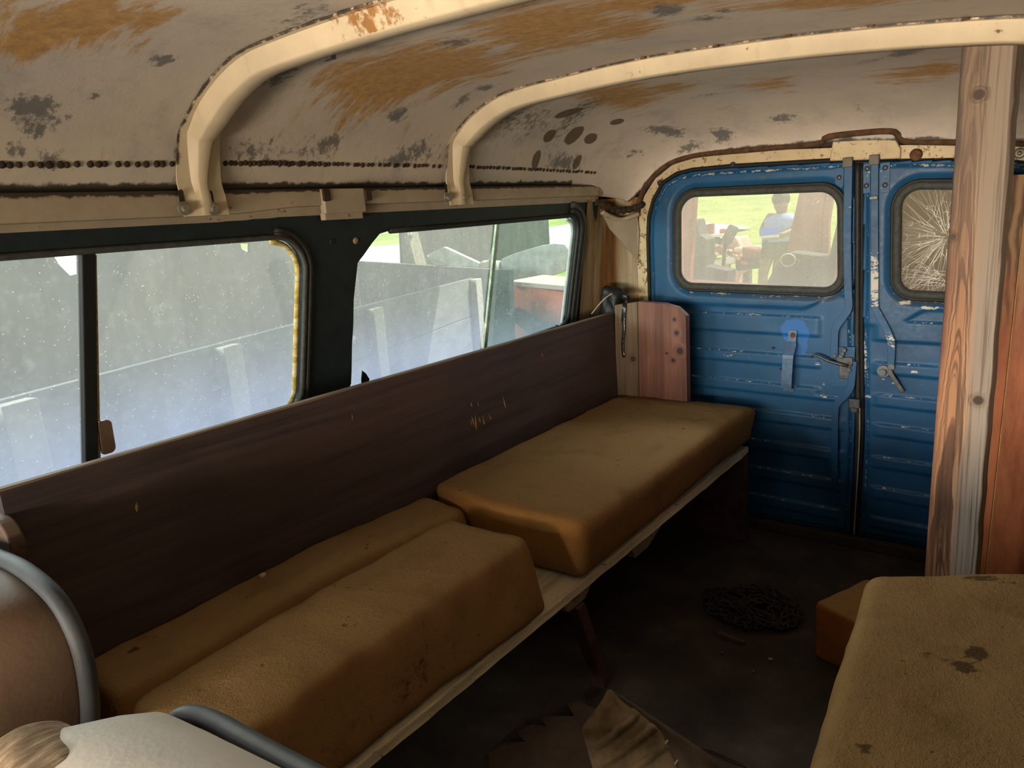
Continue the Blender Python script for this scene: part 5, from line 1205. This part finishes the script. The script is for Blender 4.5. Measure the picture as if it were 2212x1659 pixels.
px_solid([(1218, 640), (1262, 632), (1262, 800), (1218, 800)], 5.2, .2, 'dark_bin', M['greywood'], tag(empty('steel_bin', (-2.6, 5.2, -.6)), 'dark grey bin standing behind the orange hopper', 'bin'))
dp = empty('dark_post', tuple(at_y(1080, 700, 3.98))); dp.location.z = -.6; tag(dp, 'dark upright board between wagon and orange hopper', 'post')
px_solid([(1075, 582), (1098, 583), (1101, 660), (1106, 1000), (1030, 1000), (1062, 753)], 3.98, .06, 'upright', plain('blue_black_board', (.055, .065, .075), .8), dp, bevel=.004)
a = at_x(872, 500, -5.9); b = at_x(890, 567, -5.9); d = (a - b) / (a.z - b.z)
top = b + d * (2.62 - b.z); bot = b + d * (-.6 - b.z)
mb = MB(); mb.hexa([bot, bot + Vector((.05, 0, 0)), bot + Vector((.05, .19, 0)), bot + Vector((0, .19, 0)), top, top + Vector((.05, 0, 0)), top + Vector((.05, .19, 0)), top + Vector((0, .19, 0))])
po = mb.build('shed_post', plain('pinkish_grey_post', (.36, .29, .26), .8), bevel=.004); tag(po, 'pale pinkish post leaning beside the bright shed opening', 'post')
mb = MB(); mb.disc(at_x(888, 509, -5.84), (1, 0, 0), .03, .02, 12, True); part(mb, 'bolt', M['bolt'], po)

# ---- behind the rear doors
M['redpaint'] = plain('faded_red_paint', (.42, .10, .065), .6, 0, .25, 12, .15); M['reddark'] = plain('dull_red_panel', (.26, .085, .07), .7, 0, .25, 9, .2)
M['darkpanel'] = plain('charcoal_panel', (.045, .045, .043), .75, 0, .3, 10, .1); M['palered'] = plain('pale_red_iron', (.60, .33, .27), .7, 0, .35, 20, .2); M['white'] = plain('white_paint', (.80, .78, .74), .6, 0, .1, 20, .1)
fr = empty('red_cab_frame', tuple(at_y(1640, 640, 3.25))); fr.location.z = -.6; tag(fr, 'faded red steel frame with open sides standing behind the left rear door', 'frame')
px_solid([(1455, 380), (1475, 380), (1478, 612), (1455, 612)], 3.25, .05, 'post', M['redpaint'], fr, bevel=.005)
px_solid([(1487, 380), (1503, 380), (1488, 612), (1478, 612)], 3.35, .05, 'post', M['redpaint'], fr, bevel=.005)
px_solid([(1474, 380), (1488, 380), (1481, 612), (1475, 612)], 3.45, .03, 'infill', plain('grey_infill', (.24, .22, .19), .8), fr)
px_solid([(1455, 604), (1815, 630), (1815, 665), (1455, 665)], 3.22, .06, 'sill', M['redpaint'], fr, bevel=.005)
px_solid([(1818, 470), (1840, 470), (1826, 640), (1797, 640)], 3.27, .05, 'post', M['redpaint'], fr, bevel=.005)
for x in (1460, 1815):
    q = at_y(x, 650, 3.25); part(MB().box((q.x - .03, 3.23, -.6), (q.x + .03, 3.28, q.z)), 'leg', M['redpaint'], fr)
ds = empty('charcoal_chair', tuple(at_y(1510, 620, 3.62))); ds.location.z = -.6; tag(ds, 'dark charcoal chair with a sloping back at the left of the red frame', 'chair')
px_solid([(1499, 473), (1502, 474), (1511, 507), (1526, 517), (1524, 575), (1572, 585), (1566, 680), (1488, 680)], 3.62, .12, 'shell', M['darkpanel'], ds, bevel=.01)
part(MB().box((at_y(1510, 660, 3.68).x, 3.64, -.6), (at_y(1560, 660, 3.68).x, 3.72, .62)), 'pedestal', M['darkpanel'], ds)
dk = empty('dark_hood', tuple(at_y(1740, 620, 3.75))); dk.location.z = -.6; tag(dk, 'dark charcoal panel at the lower right of the red frame', 'panel')
px_solid([(1676, 572), (1704, 545), (1790, 555), (1812, 462), (1830, 462), (1830, 680), (1648, 680), (1654, 613)], 3.75, .15, 'panel', M['darkpanel'], dk, bevel=.008)
part(MB().box((at_y(1700, 660, 3.8).x, 3.76, -.6), (at_y(1800, 660, 3.8).x, 3.88, .58)), 'stand', M['darkpanel'], dk)
mb = MB(); c = at_y(1702, 562, 3.735); mb.tube([c + Vector((.035 * math.cos(k), 0, .030 * math.sin(k))) for k in [2 * math.pi * j / 20 for j in range(20)]], .004, 6, closed=True); part(mb, 'ring', plain('pale_ring', (.5, .48, .44), .5), dk, smooth=True)
rd = empty('red_door', tuple(at_y(1745, 640, 4.3))); rd.location.z = -.6; tag(rd, 'dull red panel door leaning open beside the person', 'door')
px_solid([(1730, 400), (1786, 400), (1777, 470), (1776, 562), (1703, 556), (1701, 530)], 4.30, .04, 'leaf', M['reddark'], rd, bevel=.004)
px_solid([(1787, 400), (1802, 400), (1790, 480), (1789, 566), (1778, 565), (1779, 470)], 4.28, .05, 'stile', M['reddark'], rd, bevel=.004)
part(MB().box((at_y(1745, 560, 4.3).x - .04, 4.31, -.6), (at_y(1745, 560, 4.3).x + .04, 4.36, .85)), 'prop_post', M['reddark'], rd)
im = empty('farm_implement', tuple(at_y(1570, 640, 6.0))); im.location.z = gz(1, 6); tag(im, 'rusty red farm implement with pale tray and bars in the sunlit grass', 'farm implement')
px_solid([(1513, 508), (1561, 505), (1562, 511), (1513, 515)], 5.75, .3, 'tray', M['white'], im, bevel=.006)
px_solid([(1521, 486), (1539, 482), (1539, 506), (1521, 508)], 5.8, .06, 'box', M['reddark'], im, bevel=.01)
px_solid([(1553, 495), (1566, 494), (1566, 505), (1553, 506)], 5.8, .06, 'box', M['redpaint'], im, bevel=.01)
px_solid([(1526, 517), (1590, 512), (1602, 540), (1590, 556), (1526, 548)], 6.0, .3, 'engine_block', M['palered'], im, bevel=.02)
rl = random.Random(11)
for k in range(16):
    x, y = rl.uniform(1530, 1600), rl.uniform(518, 566); dx, dy_ = rl.uniform(-14, 22), rl.uniform(-12, 12)
    part(MB().tube([at_y(x, y, 5.85), at_y(x + dx, y + dy_, 5.80 + rl.uniform(0, .2))], rl.uniform(.012, .028), 7), 'bar', [M['palered'], M['white'], M['redpaint'], M['darkpanel']][k % 4], im, smooth=True)
for a_, b_, r, m_ in (((1536, 566), (1640, 558), .03, 'white'), ((1590, 572), (1642, 566), .05, 'darkpanel'), ((1604, 548), (1644, 545), .05, 'reddark'), ((1538, 560), (1580, 570), .02, 'white'), ((1575, 600), (1618, 578), .02, 'palered'), ((1565, 560), (1580, 590), .02, 'palered'), ((1600, 556), (1620, 538), .02, 'white')):
    part(MB().tube([at_y(*a_, 5.9), at_y(*b_, 5.95)], r, 8), 'beam', M[m_], im, smooth=True)
px_solid([(1583, 588), (1597, 587), (1596, 640), (1582, 640)], 5.9, .1, 'support', M['palered'], im, bevel=.01)
px_solid([(1630, 530), (1640, 532), (1637, 548), (1618, 545)], 6.1, .08, 'bucket', M['white'], im, bevel=.01)
for x in (1540, 1610): q = at_y(x, 570, 6.05); part(MB().box((q.x - .04, 6.02, im.location.z - .05), (q.x + .04, 6.10, q.z)), 'leg', M['darkpanel'], im)
# side mirror on its stalk
sm = empty('side_mirror', tuple(at_y(1575, 540, 3.9))); sm.location.z = -.6; tag(sm, 'dark rounded side mirror on a thin stalk before the farm implement', 'mirror')
P = [at_y(x, y, 3.9) for x, y in ((1575, 484), (1596, 492), (1574, 531), (1556, 522))]
mb = MB(); mb.plate(rpoly([(p.x, p.z) for p in P], .014, 6), [], lambda a, b, t: Vector((a, 3.9 + t, b)), .02); part(mb, 'head', plain('grey_mirror_back', (.13, .13, .11), .6), sm, bevel=.003)
q = at_y(1566, 526, 3.91); part(MB().tube([q, Vector((q.x - .03, 3.93, .6)), Vector((q.x - .05, 3.95, -.6))], .012, 8), 'stalk', M['darkpanel'], sm, smooth=True)

# ---- the person standing in the grass, looking down at a blue folder
PYP = 9.0
def pp_(x, y, dyy=0): 
    p = at_y(x, y, PYP); p.y += dyy; return p
M['skin'] = plain('skin_tone', (.27, .15, .10), .6, 0, .12, 20, .05); M['hair'] = plain('dark_hair', (.03, .022, .018), .6, 0, .3, 40, .3)
M['shirt'] = plain('pale_blue_top', (.34, .40, .72), .8, 0, .1, 20, .1); M['shorts'] = plain('charcoal_shorts', (.06, .06, .06), .8, 0, .2, 20, .1); M['folder'] = plain('bright_blue_folder', (.10, .20, .85), .5, 0, .06, 20, .05)
per = empty('person', (-2.33, 9.0, gz(2.3, 9))); tag(per, 'person in pale blue sleeveless top and dark shorts holding a blue folder', 'person')
G = gz(2.3, 9) + .01
J = {}; E_ = []; Rr = []
def j(n, p, r): J[n] = len(J); Rr.append((Vector(p), r))
fL, fR = pp_(1632, 700), pp_(1662, 702); 
j('pelvis', pp_(1678, 528), .15); j('waist', pp_(1680, 508), .13); j('chest', pp_(1684, 482), .145); j('neckb', pp_(1690, 463), .075); j('neck', pp_(1689, 456), .058)
j('head', pp_(1688, 444, -.02), .095); j('crown', pp_(1687, 428, -.015), .085)
j('shL', pp_(1662, 470), .062); j('elL', pp_(1650, 497, -.04), .046); j('wrL', pp_(1659, 505, -.22), .030)
j('shR', pp_(1711, 471), .062); j('elR', pp_(1717, 497, -.04), .046); j('wrR', pp_(1701, 505, -.22), .030)
j('hpL', pp_(1664, 540), .105); j('knL', pp_(1652, 582, -.05), .066); j('anL', Vector((pp_(1638, 640).x, 9.02, G + .08)), .040); j('toeL', Vector((pp_(1638, 640).x - .02, 8.82, G + .03)), .032)
j('hpR', pp_(1691, 540), .105); j('knR', pp_(1678, 584, .02), .066); j('anR', Vector((pp_(1664, 640).x, 9.10, G + .08)), .040); j('toeR', Vector((pp_(1664, 640).x + .02, 8.90, G + .03)), .032)
ed = ['pelvis waist', 'waist chest', 'chest neckb', 'neckb neck', 'neck head', 'head crown', 'chest shL', 'shL elL', 'elL wrL', 'chest shR', 'shR elR', 'elR wrR', 'pelvis hpL', 'hpL knL', 'knL anL', 'anL toeL', 'pelvis hpR', 'hpR knR', 'knR anR', 'anR toeR']
for side, w in (('L', 'wrL'), ('R', 'wrR')):            # palm, four fingers and a thumb closed on the folder's edge
    wr = Rr[J[w]][0]; inw = 1 if side == 'L' else -1
    j('palm' + side, wr + Vector((.035 * inw, -.045, -.01)), .028); ed.append('%s palm%s' % (w, side))
    for k, (dz_, ln) in enumerate(((.030, .07), (.010, .08), (-.010, .075), (-.030, .06))):
        a_ = wr + Vector((.055 * inw, -.07, dz_ - .01)); j('f%d%s' % (k, side), a_, .0095); j('g%d%s' % (k, side), a_ + Vector((ln * .8 * inw, -.004, 0)), .0085)
        ed += ['palm%s f%d%s' % (side, k, side), 'f%d%s g%d%s' % (k, side, k, side)]
    a_ = wr + Vector((.030 * inw, -.03, .045)); j('t' + side, a_, .010); j('u' + side, a_ + Vector((.045 * inw, .0, .015)), .009); ed += ['palm%s t%s' % (side, side), 't%s u%s' % (side, side)]
me = bpy.data.meshes.new('body'); me.from_pydata([tuple(p) for p, _ in Rr], [tuple(J[n] for n in e.split()) for e in ed], []); me.materials.append(M['skin'])
bo = bpy.data.objects.new('body', me); COL.objects.link(bo); keep_parent(bo, per)
sk = bo.modifiers.new('skin', 'SKIN'); sk.use_smooth_shade = True
for i, (_, r) in enumerate(Rr): me.skin_vertices[0].data[i].radius = (r, r * (.72 if r > .12 else 1)); 
me.skin_vertices[0].data[0].use_root = True
bo.modifiers.new('sub', 'SUBSURF').render_levels = 2
hd_c = pp_(1687, 436, -.02)
mb = rbox(hd_c + Vector((0, .02, .035)), (.098, .108, .088), .085, .02); part(mb, 'hair', M['hair'], per, smooth=True)
mb = rbox(hd_c + Vector((0, -.085, -.045)), (.012, .016, .018), .010, .008); part(mb, 'nose', M['skin'], per, smooth=True)
for s in (-1, 1): mb = rbox(hd_c + Vector((s * .034, -.088, -.012)), (.012, .005, .006), .005, .004); part(mb, 'eye', M['black'], per, smooth=True)
mb = rbox(hd_c + Vector((0, -.082, -.085)), (.024, .006, .006), .005, .005); part(mb, 'mouth', plain('lip_tone', (.25, .10, .08), .5), per, smooth=True)
def torso(rings, mat, name):
    mb = MB(); n = 20; vs_ = []
    for (c, rx, ry) in rings: vs_ += [c + Vector((rx * math.cos(2 * math.pi * k / n), ry * math.sin(2 * math.pi * k / n), 0)) for k in range(n)]
    mb.add(vs_, [(i * n + k, i * n + (k + 1) % n, (i + 1) * n + (k + 1) % n, (i + 1) * n + k) for i in range(len(rings) - 1) for k in range(n)])
    return part(mb, name, mat, per, smooth=True)
torso([(pp_(1679, 521), .185, .15), (pp_(1680, 508), .175, .145), (pp_(1683, 490), .185, .155), (pp_(1686, 476), .195, .14), (pp_(1687, 467), .165, .11), (pp_(1689, 461), .09, .085)], M['shirt'], 'sleeveless_top')
for s, h_, k_ in ((0, 'hpL', 'knL'), (1, 'hpR', 'knR')):
    a_ = Rr[J['pelvis']][0].lerp(Rr[J[h_]][0], .6); b_ = Rr[J[h_]][0].lerp(Rr[J[k_]][0], .38)
    torso([(a_ + Vector((0, 0, .10)), .12, .14), (a_, .13, .145), (b_.lerp(a_, .5), .125, .13), (b_, .115, .12)], M['shorts'], 'shorts_leg')
fo = empty('folder', tuple(pp_(1681, 505, -.30))); tag(fo, 'bright blue folder with a white sheet held by the person', 'folder')
c0, c1 = pp_(1661, 506, -.31), pp_(1700, 503, -.31); up = Vector((0, .03, .085))
part(MB().hexa([c0, c1, c1 + Vector((0, .012, 0)), c0 + Vector((0, .012, 0)), c0 + up, c1 + up, c1 + up + Vector((0, .012, 0)), c0 + up + Vector((0, .012, 0))]), 'cover', M['folder'], fo, bevel=.002)
part(MB().hexa([c0 + Vector((0, 0, -.03)), c1 + Vector((0, 0, -.03)), c1 + Vector((0, .01, -.03)), c0 + Vector((0, .01, -.03)), c0 + Vector((0, .004, -.001)), c1 + Vector((0, .004, -.001)), c1 + Vector((0, .012, -.001)), c0 + Vector((0, .012, -.001))]), 'paper', M['white'], fo)
